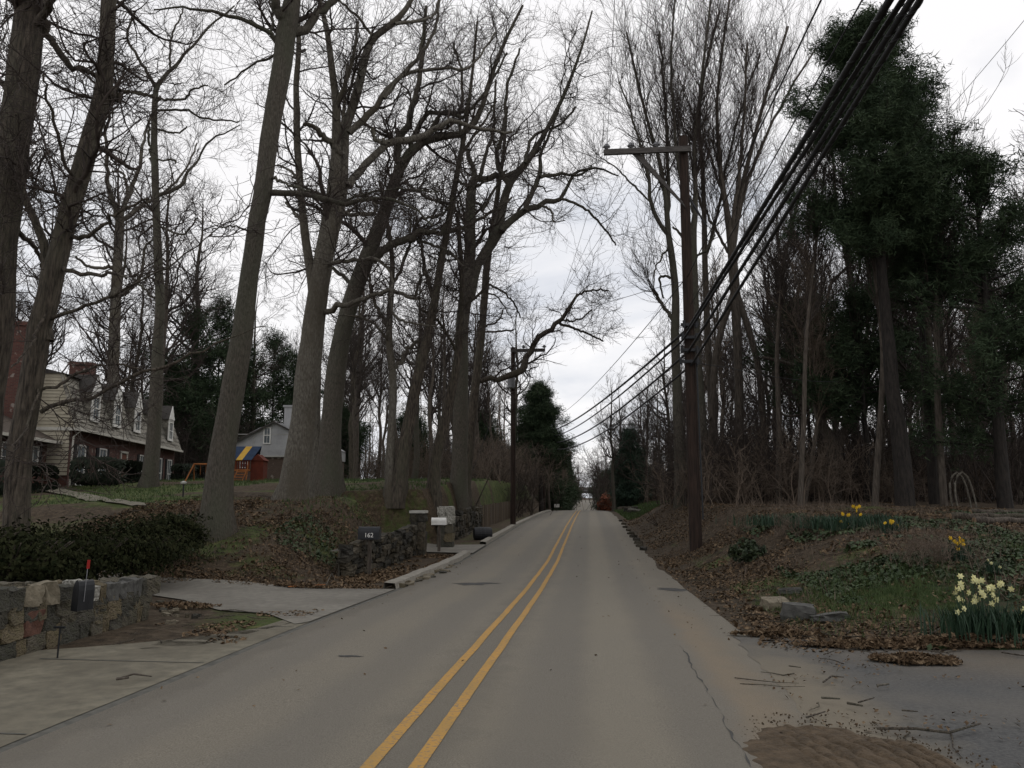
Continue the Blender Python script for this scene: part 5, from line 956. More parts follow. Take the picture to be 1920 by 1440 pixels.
# ------------------------------------------------------------------ stones
def stonemesh(seed, bev=.78):
    r_ = np.random.default_rng(seed); import bmesh
    bm = bmesh.new(); bmesh.ops.create_cube(bm, size=2); bmesh.ops.subdivide_edges(bm, edges=bm.edges[:], cuts=2, use_grid_fill=True)
    for v in bm.verts:
        c = np.array(v.co); s = np.linalg.norm(c); c = np.sign(c) * np.minimum(np.abs(c), 1) * (1 - .12 * max(0, s - 1.15)); c = c * (1 + r_.normal(0, .085, 3)); v.co = c * .5
    me = bpy.data.meshes.new('stone'); bm.to_mesh(me); bm.free(); return me
SM = {}
def stoneset(key, matl):
    SM[key] = []
    for k in range(7): me = stonemesh(300 + k); me.materials.append(matl); me.name = 'stone'; SM[key].append(me)
for k_, m_ in (('n', M['stone']), ('d', M['stone_dark']), ('w', M['stone_white']), ('r', M['stone_red']), ('t', M['tanstone']), ('g', M['greystone'])): stoneset(k_, m_)
def stone(parent, loc, dim, rz, key, **pr):
    o = obj('stone', SM[key][int(rng.integers(7))], parent, loc=tuple(loc), **pr); o.scale = dim; o.rotation_euler = (rng.normal(0, .06), rng.normal(0, .06), rz + rng.normal(0, .05)); return o
# near field stone wall: runs along the apron from the left edge to the driveway
WA = np.array([-5.52, 7.0]); WB = np.array([-5.95, 12.35]); wl = float(np.hypot(*(WB - WA))); wd = (WB - WA) / wl; wrz = math.atan2(wd[1], wd[0]); nrm = np.array([wd[1], -wd[0]])
nw = thing('stone_wall', 'low mortared field stone wall beside the tan apron at lower left', 'stone wall', (WA[0], WA[1], Hs(*WA)))
def wpos(s, z, out): p = WA + wd * s + nrm * out; return (p[0] - WA[0], p[1] - WA[1], z + Hs(*p) - Hs(*WA))
m = MB(); c_ = []
for s in (0, wl):
    for o_ in (-.42, .0): c_.append(wpos(s, 0, o_))
hgt = lambda s: .86 - .03 * s - .12 * (s > 3.4)
a, b_, c, d2 = c_[0], c_[1], c_[3], c_[2]; h0, h1_ = .70, .42
m.v = [tuple(np.add(p, (0, 0, dz))) for p, dz in ((a, -.4), (b_, -.4), (c, -.4), (d2, -.4), (a, h0), (b_, h0), (c, h1_), (d2, h1_))]; m.f = [(4, 5, 6, 7), (0, 1, 5, 4), (1, 2, 6, 5), (2, 3, 7, 6), (3, 0, 4, 7)]; m.build('mortar_core', M['mortar'], nw)
s = -.3; redd = False
for course in range(4):
    s = -.4 + rng.random() * .2; hh = [.24, .22, .20, .24][course] * .98
    while s < wl:
        Hm = hgt(max(s, 0)); z0 = [.0, .22, .42, .6][course] * Hm / .86; w_ = rng.uniform(.16, .42); h_ = hh * rng.uniform(.9, 1.25)
        key = 'n'; top = course == 3
        if course == 1 and 2.05 < s + w_ / 2 < 2.55 and not redd: key = 'r'; redd = True; h_ *= 1.5; w_ = .42
        if top and s < 2.9: key = 't' if rng.random() < .6 else 'n'
        if top and 3.25 < s < 3.7: key = 'w'
        if top and s > 3.9: key = 'g' if rng.random() < .5 else 'n'
        stone(nw, wpos(s + w_ / 2, z0 + h_ / 2 - .02, .02), (w_ * 1.03, .26, h_), wrz, key, **({'label': 'brick-red square stone'} if key == 'r' else {'label': 'white mottled stone'} if key == 'w' else {}))
        if top: stone(nw, wpos(s + w_ / 2, z0 + h_ / 2 - .02 + rng.uniform(-.04, .05), -.27), (w_ * 1.03, .30, h_), wrz, 'n')
        s += w_ + .015
for k in range(9): stone(nw, wpos(-.3 + rng.uniform(0, .2), .1 + .08 * k, -.1 - .03 * k), (.25, .3, .2), wrz, 'n')
# fallen stones and border stones
def loose(px, py, w_, h_, dp_, key, label, off=.3):
    g, d = hit(px, py); t = thing('stone', label, 'stone', (g[0], g[1], g[2] + h_ * off)); t.rotation_euler = (0, 0, PHI); o = obj('rock', SM[key][int(rng.integers(7))], t); o.scale = (w_, dp_, h_); o.rotation_euler = (rng.normal(0, .12), rng.normal(0, .12), rng.normal(0, .3)); return t
loose(1453, 1142, .40, .22, .34, 't', 'tan block stone by the verge, left of the slate boulder'); loose(1497, 1160, .48, .28, .38, 'g', 'smooth slate grey boulder on the right verge'); loose(1556, 1162, .52, .12, .36, 'g', 'flat grey slab right of the slate boulder'); loose(1484, 1112, .45, .12, .3, 'g', 'thin grey slab set in the bank above the boulders')
for k in range(30):
    px = rng.uniform(745, 845); py = 1100 - (px - 745) * .36 + rng.uniform(-3, 7); loose(px, py, rng.uniform(.14, .34), rng.uniform(.07, .15), rng.uniform(.12, .26), 't' if rng.random() < .55 else 'n', 'pale rounded edging stone heaped along the kerb by the leaf bed', .2)['group'] = 'edging stones by the kerb'
for k in range(16):
    px = rng.uniform(300, 372); py = rng.uniform(1120, 1172); loose(px, py, rng.uniform(.06, .18), rng.uniform(.04, .09), rng.uniform(.06, .16), 'n' if k % 2 else 't', 'small loose stone fallen at the far end of the field stone wall', .2)['group'] = 'stones fallen from the wall'
for k in range(12):
    px = 1150 + rng.uniform(0, 40); py = 950 + rng.uniform(0, 16); loose(px, py, rng.uniform(.5, 1.1), rng.uniform(.35, .6), rng.uniform(.5, .9), 'd' if k % 3 else 'n', 'grey boulder bordering the far right grass patch', .3)['group'] = 'boulders by the grass patch'
for k in range(10):
    px = 1165 + k * 4.5 + rng.uniform(-2, 2); py = 978 + k * 6; loose(px, py, rng.uniform(.2, .35), .18, .25, 'd', 'small dark stone along the right road edge', .2)['group'] = 'stones along the right edge'
# retaining walls on the left: dry laid, every stone its own piece
def retain(label, y0, y1, xw, h0, h1, courses, wst, key='d', tilt=0):
    r = thing('retaining_wall', label, 'retaining wall', (xw, y0, float(roadz(y0)) - .1)); n_ = 0; L_ = y1 - y0; zb = float(roadz(y0)) - .1
    m = MB(); nn = 10
    for i in range(nn):
        ya, yb_ = L_ * i / nn, L_ * (i + 1) / nn; za_, zb2 = float(roadz(y0 + ya)) - .1 - zb, float(roadz(y0 + yb_)) - .1 - zb; ha, hb = h0 + (h1 - h0) * i / nn, h0 + (h1 - h0) * (i + 1) / nn
        b = len(m.v); m.v += [(-.1, ya, za_ - .3), (-.1, yb_, zb2 - .3), (-.1, yb_, zb2 + hb - .14), (-.1, ya, za_ + ha - .14), (-.36, ya, za_ + ha - .14), (-.36, yb_, zb2 + hb - .14)]; m.f += [(b, b + 1, b + 2, b + 3), (b + 3, b + 2, b + 5, b + 4)]
    m.build('wall_core', M['mortar'], r)
    for c in range(courses):
        s = rng.uniform(0, .2)
        while s < L_:
            hh = h0 + (h1 - h0) * s / L_; ch = hh / courses; w_ = rng.uniform(*wst); z0 = float(roadz(y0 + s)) - .1 - zb
            if c < courses - 1 or rng.random() < .7: q_ = stone(r, (rng.normal(0, .045), s + w_ / 2, z0 + ch * (c + .5) + rng.normal(0, .012)), (.30, w_ * rng.uniform(.85, 1.02), ch * rng.uniform(.8, 1.25)), 0, key); q_.rotation_euler.x += rng.normal(0, .07)
            s += w_ + .01
    return r
retain('long dark dry-laid retaining wall behind the numbered black mailbox', 20.3, 29.0, -5.15, .95, 1.28, 7, (.22, .6))
retain('dark retaining wall section beyond the second driveway', 34.2, 45.5, -5.05, 1.35, 1.45, 6, (.4, .85))
def pillar(label, x, y, w, h, key, cap=None, n=5):
    r = thing('stone_pillar', label, 'pillar', (x, y, Hs(x, y) - .1)); m = MB(); m.box(-w * .4, w * .4, -w * .4, w * .4, 0, h - .05); m.build('pillar_core', M['mortar'], r)
    for c in range(n):
        for sx_ in (-1, 1):
            for sy_ in (-1, 1): stone(r, (sx_ * w * .25, sy_ * w * .25, h * (c + .5) / n), (w * .5 + rng.uniform(0, .06), w * .5 + rng.uniform(0, .06), h / n * 1.02), 0, 'n' if key == 'w' and c < n - 2 else key)
    if cap: m = MB(); m.box(-w * .58, w * .58, -w * .58, w * .58, h, h + .09); m.build('cap', M[cap], r)
    return r
q = P(784, 1040, 29.2); pillar('dark stone pillar with a pale flat cap at the end of the retaining wall', q[0], q[1], .5, 1.62, 'd', 'offwhite')
q = P(836, 1035, 32.8); pillar('whitewashed stone pillar behind the white mailbox', q[0], q[1], .62, 1.75, 'w')
# board fence: each board a part
bf = thing('board_fence', 'weathered vertical board fence along the left verge beyond the second pole', 'fence', (-5.0, 46, 0)); s = 46.2; bm_me = []
m = MB(); m.box(-.012, .012, -.085, .085, 0, 1); bd = m.mesh('board', M['fence'])
while s < 92:
    z0 = float(roadz(s)); o = obj('board', bd, bf, loc=(rng.normal(0, .012), s - 46, z0 - .05)); o.scale = (1, 1, 1.35 + rng.normal(0, .02)); s += .20 if s < 70 else .24
m = MB()
for zz_ in (.35, 1.1):
    ys_ = np.linspace(46, 92, 30)
    for i in range(29): m.v += [(-.03, ys_[i] - 46, roadz(ys_[i]) + zz_), (-.03, ys_[i + 1] - 46, roadz(ys_[i + 1]) + zz_), (-.03, ys_[i + 1] - 46, roadz(ys_[i + 1]) + zz_ + .09), (-.03, ys_[i] - 46, roadz(ys_[i]) + zz_ + .09)]; b = len(m.v) - 4; m.f.append((b, b + 1, b + 2, b + 3))
m.build('rail', M['fence'], bf)

# ------------------------------------------------------------------ mailboxes and small things
def boxshell(m, w, h, d, x=0, y=0, z=0):
    prof = [(-w / 2, 0), (w / 2, 0), (w / 2, h * .55)] + [(w / 2 * math.cos(a), h * .55 + h * .45 * math.sin(a)) for a in np.linspace(.25, math.pi - .25, 7)] + [(-w / 2, h * .55)]
    m.prism([(x + p, z + r) for p, r in prof], 1, y - d / 2, y + d / 2)
def mailbox(label, c, rz, col, post=1.05, w=.2, h=.26, d=.5, flag=None, postm='bark_dark', num=None):
    r = thing('mailbox', label, 'mailbox', c, rz); m = MB(); boxshell(m, w, h, d, z=post); bx = m.build('box', M[col], r)
    m = MB(); boxshell(m, w * 1.06, h * 1.04, .02, y=-d / 2 - .011, z=post - .004); m.build('door', M[col], r)
    if post > .1: m = MB(); m.box(-.05, .05, -.05, .05, -.3, post - .03); m.box(-.07, .07, -d * .45, d * .45, post - .03, post - .002); m.build('post', M[postm], r)
    if flag: m = MB(); m.tube([(w / 2 + .012, -.08, post + h * .3), (w / 2 + .012, -.08, post + h + flag)], .009, 5); m.build('flag_arm', M['porcelain'], r); m = MB(); m.box(w / 2 + .004, w / 2 + .02, -.11, -.03, post + h + flag, post + h + flag + .10); m.build('flag', M['red'], r)
    if num:
        cu = bpy.data.curves.new('number', 'FONT'); cu.body = num; cu.size = .17; cu.extrude = .004; cu.align_x = 'CENTER'; t = bpy.data.objects.new('tmp', cu); C.objects.link(t); dg_ = bpy.context.evaluated_depsgraph_get(); me = bpy.data.meshes.new_from_object(t.evaluated_get(dg_)); bpy.data.objects.remove(t); me.materials.clear(); me.materials.append(M['white'])
        o = obj('number', me, bx, loc=(w / 2 + .006, 0, post + .06)); o.rotation_euler = (math.pi / 2, 0, math.pi / 2)
    return r
g, d = hit(692, 1078); zb6 = P(692, 1011, d)[2] - g[2]
mailbox('black mailbox marked 162 on a dark post before the retaining wall', g, -math.pi / 2 + .08, 'blackmetal', post=float(zb6), w=.34, h=.34, d=.56, num='162')
g, d = hit(823, 1036); g = P(823, 1036, d); mailbox('white rounded mailbox on a post between the two stone pillars', (g[0], g[1], Hs(g[0], g[1])), -math.pi / 2, 'white', post=float(P(823, 984, d)[2] - Hs(g[0], g[1])), w=.24, h=.27, d=.54)
q = P(154, 1143, 10.5); r = mailbox('tall black mailbox tilted on the stone wall with its red flag raised', (q[0], q[1], q[2]), -.25, 'blackmetal', post=0, w=.20, h=.34, d=.45, flag=.14); r.rotation_euler = (0, .06, -.3); r.scale = (.55, .5, 1.1)
g, d = hit(107, 1236); m = MB(); st = thing('stake', 'thin black iron stake with a short cross plate before the stone wall', 'stake', g); m.tube([(0, 0, -.1), (.01, 0, .36)], .010, 6); m.build('rod', M['blackmetal'], st); m = MB(); m.box(-.07, .07, -.012, .012, .35, .375); m.build('plate', M['blackmetal'], st)
q, d = hit(905, 1012); bc = thing('barrel', 'black plastic barrel lying on the verge by the dark wall', 'barrel', (q[0], q[1], q[2] + .28), .3); m = MB(); m.tube([(-.42, 0, 0), (-.4, 0, 0), (-.15, 0, 0), (.15, 0, 0), (.4, 0, 0), (.42, 0, 0)], [.24, .28, .30, .30, .28, .24], 18); m.build('drum', M['black'], bc, smooth=False)
m = MB(); m.tube([(-.12, 0, 0), (-.08, 0, 0)], .312, 18); m.tube([(.08, 0, 0), (.12, 0, 0)], .312, 18); m.build('hoop', M['blackmetal'], bc)
g, d = hit(343, 932); lt = thing('path_light', 'small black path light on the lawn right of the slim tree', 'lamp', g); m = MB(); m.tube([(0, 0, -.05), (0, 0, .5)], .03, 6); m.build('post', M['blackmetal'], lt); m = MB(); m.tube([(0, 0, .5), (0, 0, .56), (0, 0, .62)], [.10, .13, .03], 8); m.build('lamp_head', M['offwhite'], lt)
for (px, d, lb, nm, h_) in ((1044, 88, 'small white sign low before the board fence', 'sign', .55), (1149, 120, 'small white box on a post on the far right verge', 'mailbox', 1.25)):
    w = P(px, 930, d); r = thing(nm, lb, 'sign' if nm == 'sign' else 'mailbox', (w[0], w[1], Hs(w[0], w[1]))); m = MB(); m.box(-.04, .04, -.04, .04, -.1, h_); m.build('post', M['polegrey'], r); m = MB(); m.box(-.28, .28, -.2, -.05, h_ - .1, h_ + .25); m.build('panel' if nm == 'sign' else 'box', M['white'], r)
w = P(1137, 930, 112); shrub('rust-red leafy bush on the far right verge beside the vanishing road', (w[0], w[1], Hs(w[0], w[1])), 1.1, 1.1, 1.25, 900, leaf='rust', size=.2)
w = P(990, 930, 66); bush(1, w[0] - .5, w[1], 1.1, 'pinkish-brown bare ornamental bush above the board fence', 'bushes above the fence'); bush(0, w[0] - 3, w[1] - 6, 1.1, 'pinkish-brown bare ornamental bush above the board fence', 'bushes above the fence')
q, d = hit(769, 1090)
g, d = hit(578, 918); wb = thing('stone', 'pale boulder at the foot of the flared beech', 'stone', (g[0], g[1], g[2] + .15)); o = obj('rock', SM['w'][2], wb); o.scale = (.5, .4, .5)
# twiggy shrub in the right bed
g, d = hit(1715, 1050); bush(2, g[0], g[1], .34, 'dense dark twiggy shrub in the daffodil bed', 'twiggy shrubs in the bed'); g, d = hit(1770, 1060); bush(2, g[0], g[1], .30, 'dense dark twiggy shrub in the daffodil bed', 'twiggy shrubs in the bed')
g, d = hit(1490, 1000); bush(2, g[0], g[1], .36, 'reddish whippy shrub behind the green patch on the right bank', 'whippy shrubs'); g, d = hit(1400, 1000); bush(2, g[0], g[1], .26, 'reddish whippy shrub behind the green patch on the right bank', 'whippy shrubs')
g, d = hit(1403, 1054); shrub('small dark glossy shrub just right of the near pole foot', g, .42, .4, .26, 900, size=.06)
# ------------------------------------------------------------------ daffodils
def flowermesh(matl, s):
    m = MB(); 
    for k in range(6):
        a = k * math.pi / 3; b = a + .5; c = a - .5; m.poly([(0, 0, 0), (math.cos(c) * s * .6, math.sin(c) * s * .6, s * .12), (math.cos(a) * s, math.sin(a) * s, s * .05), (math.cos(b) * s * .6, math.sin(b) * s * .6, s * .12)])
    m.tube([(0, 0, 0), (0, 0, s * .35), (0, 0, s * .5)], [s * .2, s * .28, s * .36], 7); return m.mesh('flower', matl)
FC, FY = flowermesh(M['petal_cream'], .046), flowermesh(M['petal_yellow'], .046)
def bulbs(label, px, py, n, wx, wz, fme, nl=160, h=.38, spots=None, sc=1.0):
    g, d = hit(px, py); r = thing('daffodil_clump', label, 'flowers', g, PHI); V = []; Fq = []
    for k in range(nl):
        x, y = rng.normal(0, wx * .38), rng.normal(0, wx * .25); a = rng.uniform(0, 6.28); L_ = h * rng.uniform(.6, 1.0); dx, dy = math.cos(a) * L_ * .25, math.sin(a) * L_ * .25; px_, py_ = -math.sin(a) * .007, math.cos(a) * .007; b = len(V)
        for t, w_ in ((0, 1), (.4, 1.2), (.75, 1), (1, .2)): cx, cy, cz = x + dx * t * t, y + dy * t * t, L_ * t * (1.15 - .25 * t); V += [(cx - px_ * w_, cy - py_ * w_, cz), (cx + px_ * w_, cy + py_ * w_, cz)]
        for i in range(3): Fq.append((b + 2 * i, b + 2 * i + 1, b + 2 * i + 3, b + 2 * i + 2))
    obj('leaves', mesh_np('leaves', V, Fq, M['stalk']), r, kind='stuff'); st = MB()
    for k in range(n):
        if spots: fx, fz = spots[k]; x = (fx - px) * d / F * .93; z = (py - fz) * d / F * 1.0; y = rng.uniform(-.15, .15)
        else: x, y, z = rng.uniform(-wx / 2, wx / 2), rng.uniform(-.2, .2), h * rng.uniform(.85, 1.25) + rng.uniform(-wz, wz) * .3
        o = obj('flower', fme, r, loc=(x, y - .03, z)); o.scale = (sc, sc, sc); o.rotation_euler = (math.pi / 2 + rng.normal(-.2, .4), rng.uniform(0, 6), rng.normal(0, .7)); st.tube([(x * .6, y * .6, 0), (x, y, z)], .005, 4)
    st.build('stalk', M['stalk'], r, kind='stuff'); return r
sp = [(1796, 1098), (1790, 1108), (1798, 1108), (1806, 1105), (1793, 1116), (1815, 1088), (1822, 1093), (1828, 1096), (1836, 1092), (1842, 1096), (1838, 1090), (1822, 1116), (1833, 1113), (1838, 1119), (1845, 1106), (1848, 1108), (1806, 1128), (1814, 1131), (1822, 1130), (1836, 1132), (1841, 1124), (1850, 1130), (1856, 1134), (1856, 1104), (1864, 1106), (1872, 1102), (1868, 1114), (1874, 1098), (1862, 1119), (1872, 1128), (1890, 1107), (1892, 1100), (1798, 1142), (1793, 1150), (1876, 1112), (1830, 1124)]
bulbs('big clump of cream daffodils above dark leaves at the edge of the right driveway', 1848, 1195, len(sp), .75, .1, FC, 420, .46, sp)
bulbs('cream daffodils cut off by the right edge of the view', 1925, 1195, 5, .25, .1, FC, 160, .42, [(1918, 1143), (1922, 1150), (1916, 1168), (1926, 1170), (1924, 1158)])
bulbs('bright yellow daffodil clump beside the small dark lawn', 1798, 1056, 9, .3, .1, FY, 120, .4, [(1796, 1010), (1799, 1014), (1803, 1017), (1795, 1017), (1805, 1022), (1800, 1021), (1796, 1031), (1799, 1029), (1788, 1011)])
bulbs('scattered yellow daffodils on the bank below the forked tree', 1592, 995, 11, .9, .1, FY, 260, .4, [(1576, 965), (1579, 979), (1590, 966), (1595, 967), (1593, 981), (1607, 951), (1614, 951), (1608, 959), (1619, 966), (1604, 953), (1578, 964)], 1.2)
bulbs('yellow daffodils right of the scattered ones', 1672, 1000, 6, .35, .1, FY, 120, .35, [(1666, 977), (1670, 981), (1676, 982), (1681, 985), (1674, 978), (1655, 981)], 1.1)
bulbs('pale budding bulbs on the little lawn above the cream clump', 1862, 1078, 4, .3, .1, FC, 60, .3, [(1856, 1052), (1861, 1060), (1873, 1064), (1851, 1056)], .7)
for (px, py, ww, n_) in ((1560, 990, 1.4, 500), (1470, 985, 1.6, 500), (1640, 985, .9, 300)): bulbs('flowerless green bulb leaves on the right bank', px, py, 0, ww, .1, FY, n_, .4)['group'] = 'flowerless bulb leaves'
# ------------------------------------------------------------------ ground litter: leaves, ivy, grass, sticks, leaf piles
def scatter(name, n, xr, yr, size, matl, dens=None, lift=.01, tilt=.5, up=False, h=None, **pr):
    x = rng.uniform(*xr, n); y = rng.uniform(*yr, n)
    if dens is not None: k = rng.random(n) < dens(x, y); x, y = x[k], y[k]
    n = len(x); z = H(x, y) + lift; a = rng.uniform(0, 6.28, n); s = size * rng.uniform(.5, 1.4, n); c = np.stack([x, y, z], -1)
    if up:
        hh = (h or .12) * rng.uniform(.5, 1.3, n); u = np.stack([np.cos(a), np.sin(a), 0 * a], -1) * s[:, None]; t = np.stack([rng.normal(0, .35, n), rng.normal(0, .35, n), np.ones(n)], -1) * hh[:, None]
        V = np.stack([c - u, c + u, c + t], 1).reshape(-1, 3); return obj(name, mesh_np(name, V, np.arange(len(V)).reshape(-1, 3), matl), kind='stuff', **pr)
    nn = norm(np.stack([rng.normal(0, tilt, n), rng.normal(0, tilt, n), np.ones(n)], -1)); u = norm(np.cross(nn, np.stack([np.cos(a), np.sin(a), 0 * a], -1))) * s[:, None]; w_ = np.cross(nn, u) * .6
    c = c + nn * s[:, None] * .25
    V = np.stack([c - u, c - w_ + nn * s[:, None] * .2, c + u, c + w_ + nn * s[:, None] * .2], 1).reshape(-1, 3); return obj(name, mesh_np(name, V, np.arange(len(V)).reshape(-1, 4), matl), kind='stuff', **pr)
scatter('leaf_litter', 90000, (3.4, 15), (10.4, 32), .032, M['leaf'], lambda x, y: np.clip((vnoise(x, y, 1.3, 3) - .35) * 2.5, .06, 1) * np.where(x < 3.7, .3, 1) * (y > 10.2 + 1.3 * vnoise(x, x * 0, .8, 61) * np.clip((x - 4) / 2, 0, 1)))
scatter('leaf_litter', 70000, (-14, -3.5), (17.8, 32), .034, M['leaf'], lambda x, y: (vnoise(x, y, 1.1, 8) > .35) * 1.0 * ~((y > 29.3) & (y < 33.6)))
scatter('leaf_litter', 5000, (-5.6, -3.4), (8.5, 16.5), .035, M['leaf'], lambda x, y: (x > -5.3) & (vnoise(x, y, .7, 8) > .55) & (y > 9.8 + (x < -4.2) * .3) & (x > -3.6 - (15.6 - y) * .55) & (y < 15))
scatter('ivy', 42000, (5.4, 14), (10.6, 19), .045, M['ivy'], lambda x, y: np.clip((vnoise(x, y, 1.6, 14) - .38) * 4, 0, 1), lift=.04, tilt=.8)
scatter('ivy', 16000, (6, 14), (18, 28), .06, M['ivy'], lambda x, y: vnoise(x, y, 1.8, 17) > .6, lift=.04, tilt=.8)
scatter('ivy', 9000, (-13, -5.6), (18.5, 24), .05, M['ivy'], lambda x, y: vnoise(x, y, 1.4, 19) > .62, lift=.04, tilt=.8)
scatter('grass', 30000, (4.2, 8.2), (11.2, 19), .006, M['grassb'], lambda x, y: np.exp(-((x - 6.2) / 1.5) ** 2 - ((y - 14.5) / 2) ** 2) * (vnoise(x, y, .6, 2) > .25), up=True, h=.12)
scatter('grass', 30000, (9.8, 16), (12, 19), .007, M['grassb'], lambda x, y: vnoise(x, y, .8, 12) > .3, up=True, h=.12)
scatter('leaf_litter', 30000, (3.6, 14), (32, 60), .045, M['leaf'], lambda x, y: np.clip((vnoise(x, y, 1.3, 3) - .3) * 2.5, .1, 1))
def twiglitter(n, xr, yr, dens=None):
    x = rng.uniform(*xr, n); y = rng.uniform(*yr, n)
    if dens is not None: k = rng.random(n) < dens(x, y); x, y = x[k], y[k]
    n = len(x); a = rng.uniform(0, 6.28, n); L_ = rng.uniform(.12, .7, n); pts = np.empty((n, 4, 3)); cx, cy = x.copy(), y.copy()
    for k in range(4): pts[:, k, 0] = cx; pts[:, k, 1] = cy; pts[:, k, 2] = H(cx, cy) + .02 + rng.random(n) * .03; a = a + rng.normal(0, .35, n); cx = cx + np.cos(a) * L_ / 3; cy = cy + np.sin(a) * L_ / 3
    obj('twig_litter', tubemesh('twig_litter', [(pts, rng.uniform(.003, .009, n)[:, None] * np.array([1, .9, .7, .4]), 4)], M['bark2']), kind='stuff')
twiglitter(1500, (3.6, 14), (11, 34)); twiglitter(1300, (-14, -5.4), (18.6, 32)); twiglitter(26, (-5.2, -4.3), (10, 13.5)); twiglitter(26, (2.7, 7.5), (5, 10.6)); twiglitter(60, (4, 12), (10.2, 11.4))
scatter('leaf_litter', 9000, (3.4, 15), (10.8, 28), .055, M['leaf'], lambda x, y: vnoise(x, y, .7, 43) > .45, tilt=.9, lift=.03)
scatter('leaf_litter', 7000, (-14, -3.5), (18.2, 29), .055, M['leaf'], lambda x, y: vnoise(x, y, .7, 47) > .45, tilt=.9, lift=.03)
scatter('dry_stems', 9000, (3.9, 12), (13, 46), .006, M['twig_red'], lambda x, y: (vnoise(x, y, 1.6, 31) > .52) & ((x > 4.4) | (y > 20)), up=True, h=.26)
scatter('dry_stems', 6000, (-12, -5.4), (18.4, 30), .006, M['twig_red'], lambda x, y: vnoise(x, y, 1.6, 37) > .5, up=True, h=.24)
scatter('grass', 16000, (3.9, 10), (57, 92), .03, M['grassb'], None, up=True, h=.25)
scatter('grass', 26000, (-28, -6), (24, 60), .02, M['grassb'], lambda x, y: vnoise(x, y, 3.5, 11) > .42, up=True, h=.13)
scatter('leaf_litter', 1500, (3.0, 6.6), (3.2, 11), .022, M['leaf'], lambda x, y: vnoise(x, y, .5, 8) > .66, lift=.03)
xs_ = rng.uniform(-2.9, 3.3, 260) ; xs_ = np.where(rng.random(260) < .7, np.sign(xs_) * (3.3 - np.abs(rng.normal(0, .5, 260))), xs_); xs_ = np.clip(xs_, -2.95, 3.3); ys_ = rng.uniform(4, 40, 260)
nn_ = norm(rng.normal(0, .35, (260, 3)) + [0, 0, 1]); u_ = norm(np.cross(nn_, rng.normal(size=(260, 3)))) * rng.uniform(.012, .03, (260, 1)); w__ = np.cross(nn_, u_) * .6; c__ = np.stack([xs_, ys_, roadz(ys_) + crown(xs_) + .012], -1)
obj('stray_leaves', mesh_np('stray_leaves', np.stack([c__ - u_, c__ - w__, c__ + u_, c__ + w__], 1).reshape(-1, 3), np.arange(1040).reshape(-1, 4), M['leaf']), kind='stuff')
q_n = 1400; a_ = rng.uniform(0, 6.28, q_n); r_q = rng.uniform(.75, 1.45, q_n) ** 1.0; gx_, gy_ = SPC[0] + r_q * .74 * np.cos(a_), SPC[1] - .25 + r_q * 1.05 * np.sin(a_); g_s = rng.uniform(.004, .013, (q_n, 1)); g_c = np.stack([gx_, gy_, H(gx_, gy_) + .03], -1); g_u = norm(rng.normal(size=(q_n, 3))) * g_s; g_v = norm(np.cross(g_u, rng.normal(size=(q_n, 3)))) * g_s; g_w = norm(np.cross(g_u, g_v)) * g_s
GV = np.stack([g_c + g_u, g_c + g_v, g_c - g_u, g_c - g_v, g_c + g_w], 1).reshape(-1, 3); gi = np.arange(q_n)[:, None] * 5
obj('grit', mesh_np('grit', GV, np.concatenate([gi + [0, 1, 4], gi + [1, 2, 4], gi + [2, 3, 4], gi + [3, 0, 4]]), M['wetsand']), kind='stuff')
def pile(px, py, rx, ry, n, label=None):
    g, d = hit(px, py); a = rng.uniform(0, 6.28, n); r = np.sqrt(rng.random(n)); r = r * (1 + (vnoise(np.cos(a) * 3 + 5, np.sin(a) * 3 + 5, 1, 3) - .5) * .8); x = g[0] + r * rx * np.cos(a); y = g[1] + r * ry * np.sin(a); z = H(x, y) + .05 + .08 * (1 - r).clip(0, 1) * rng.random(n); s = .04 * rng.uniform(.5, 1.3, n)
    nn = norm(rng.normal(size=(n, 3)) + [0, 0, 1.2]); u = norm(np.cross(nn, rng.normal(size=(n, 3)))) * s[:, None]; w_ = np.cross(nn, u) * .6; c = np.stack([x, y, z], -1); V = np.stack([c - u, c - w_, c + u, c + w_], 1).reshape(-1, 3); obj('leaf_pile', mesh_np('leaf_pile', V, np.arange(len(V)).reshape(-1, 4), M['leaf']), kind='stuff')
pile(1715, 1244, .42, .22, 1500); pile(1650, 1215, .9, .16, 1600); pile(1800, 1214, 1.4, .14, 1500); pile(1450, 1195, .5, .12, 500); pile(570, 1104, .6, .12, 500); pile(340, 1140, .55, .3, 500)
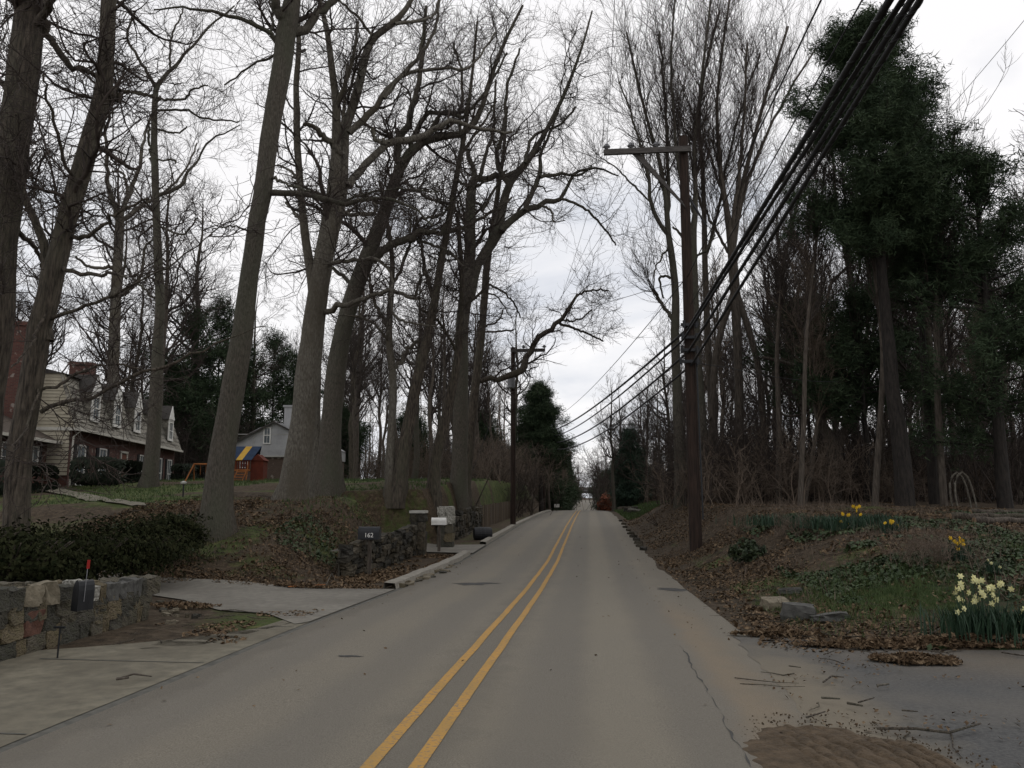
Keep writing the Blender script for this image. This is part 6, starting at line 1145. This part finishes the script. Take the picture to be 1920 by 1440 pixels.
for (pts, w_, col, lb) in (([(1645, 1380), (1720, 1384), (1780, 1388), (1840, 1374)], .011, 'bark2', 'long crooked stick at the mouth of the right driveway'), ([(1590, 1331), (1618, 1340)], .013, 'bark2', 'short brown stick above the sand pile'), ([(1645, 1297), (1668, 1297)], .014, 'pale_bark', 'short pale peeled stick on the dark driveway'),
                           ([(1544, 1290), (1560, 1281), (1582, 1280)], .009, 'bark2', 'bent twig near the road edge'), ([(1545, 1236), (1572, 1229)], .009, 'bark2', 'small twig at the driveway top edge'), ([(1541, 1320), (1576, 1326)], .011, 'bark', 'flat grey stick just above the sand pile'), ([(1610, 1329), (1640, 1323)], .008, 'bark2', 'thin twig right of the short brown stick'),
                           ([(1480, 1258), (1502, 1264)], .008, 'bark2', 'little twig on the gravel shoulder'), ([(1692, 1344), (1722, 1350)], .008, 'bark2', 'thin dark twig on the driveway right of centre'), ([(1513, 1358), (1548, 1350)], .008, 'bark2', 'twig lying on the upper edge of the sand pile'), ([(1868, 1210), (1890, 1206), (1920, 1214)], .012, 'pale_bark', 'pale stick lying under the cream daffodils'), ([(1736, 1202), (1780, 1180)], .009, 'bark', 'grey twig leaning on the bed edge left of the cream daffodils'),
                           ([(225, 1282), (250, 1277), (284, 1279)], .010, 'bark_dark', 'dark twig on the tan apron'), ([(218, 1285), (240, 1286)], .016, 'bark_dark', 'short dark stick left of the twig on the tan apron'), ([(612, 1100), (622, 1080), (628, 1092)], .012, 'pale_bark', 'pale broken branch in the leaf bank'), ([(540, 1105), (610, 1102)], .012, 'orange', 'orange-brown branch at the driveway edge')):
    pp = [hit(*p)[0] + [0, 0, w_ + .045 + (.015 if i % 2 else 0)] for i, p in enumerate(pts)]; b0 = pp[0]; r = thing('stick', lb, 'stick', b0); m = MB(); m.tube([tuple(p - b0) for p in pp], [w_] * (len(pp) - 1) + [w_ * .6], 6); m.build('wood', M[col], r)

NTH = ['first', 'second', 'third', 'fourth', 'fifth', 'sixth', 'seventh', 'eighth', 'ninth', 'tenth', 'eleventh', 'twelfth', 'thirteenth', 'fourteenth', 'fifteenth', 'sixteenth', 'seventeenth', 'eighteenth', 'nineteenth', 'twentieth'] + ['twenty-' + q for q in ('first', 'second', 'third', 'fourth', 'fifth', 'sixth', 'seventh', 'eighth', 'ninth')] + ['thirtieth']
for gname, short in (('flowerless bulb leaves', 'patch of flowerless green bulb leaves on the right bank'), ('twiggy shrubs in the bed', 'dark twiggy shrub in the daffodil bed'), ('far roadside evergreens', 'small dark evergreen in the far roadside hedge'), ('bushes above the fence', 'pinkish-brown bare bush above the board fence'), ('whippy shrubs', 'whippy shrub on the right bank'), ('edging stones by the kerb', 'pale edging stone heaped by the left kerb'), ('stones fallen from the wall', 'small loose stone fallen at the far wall end'), ('boulders by the grass patch', 'grey boulder bordering the far right grass'), ('stones along the right edge', 'small dark stone along the right road edge')):
    os_ = sorted([o for o in C.objects if o.get('group') == gname and o.parent is None], key=lambda o: project(o.location.x, o.location.y)[0])
    for i, o in enumerate(os_): o['label'] = f'{short}, {NTH[i]} from the left'
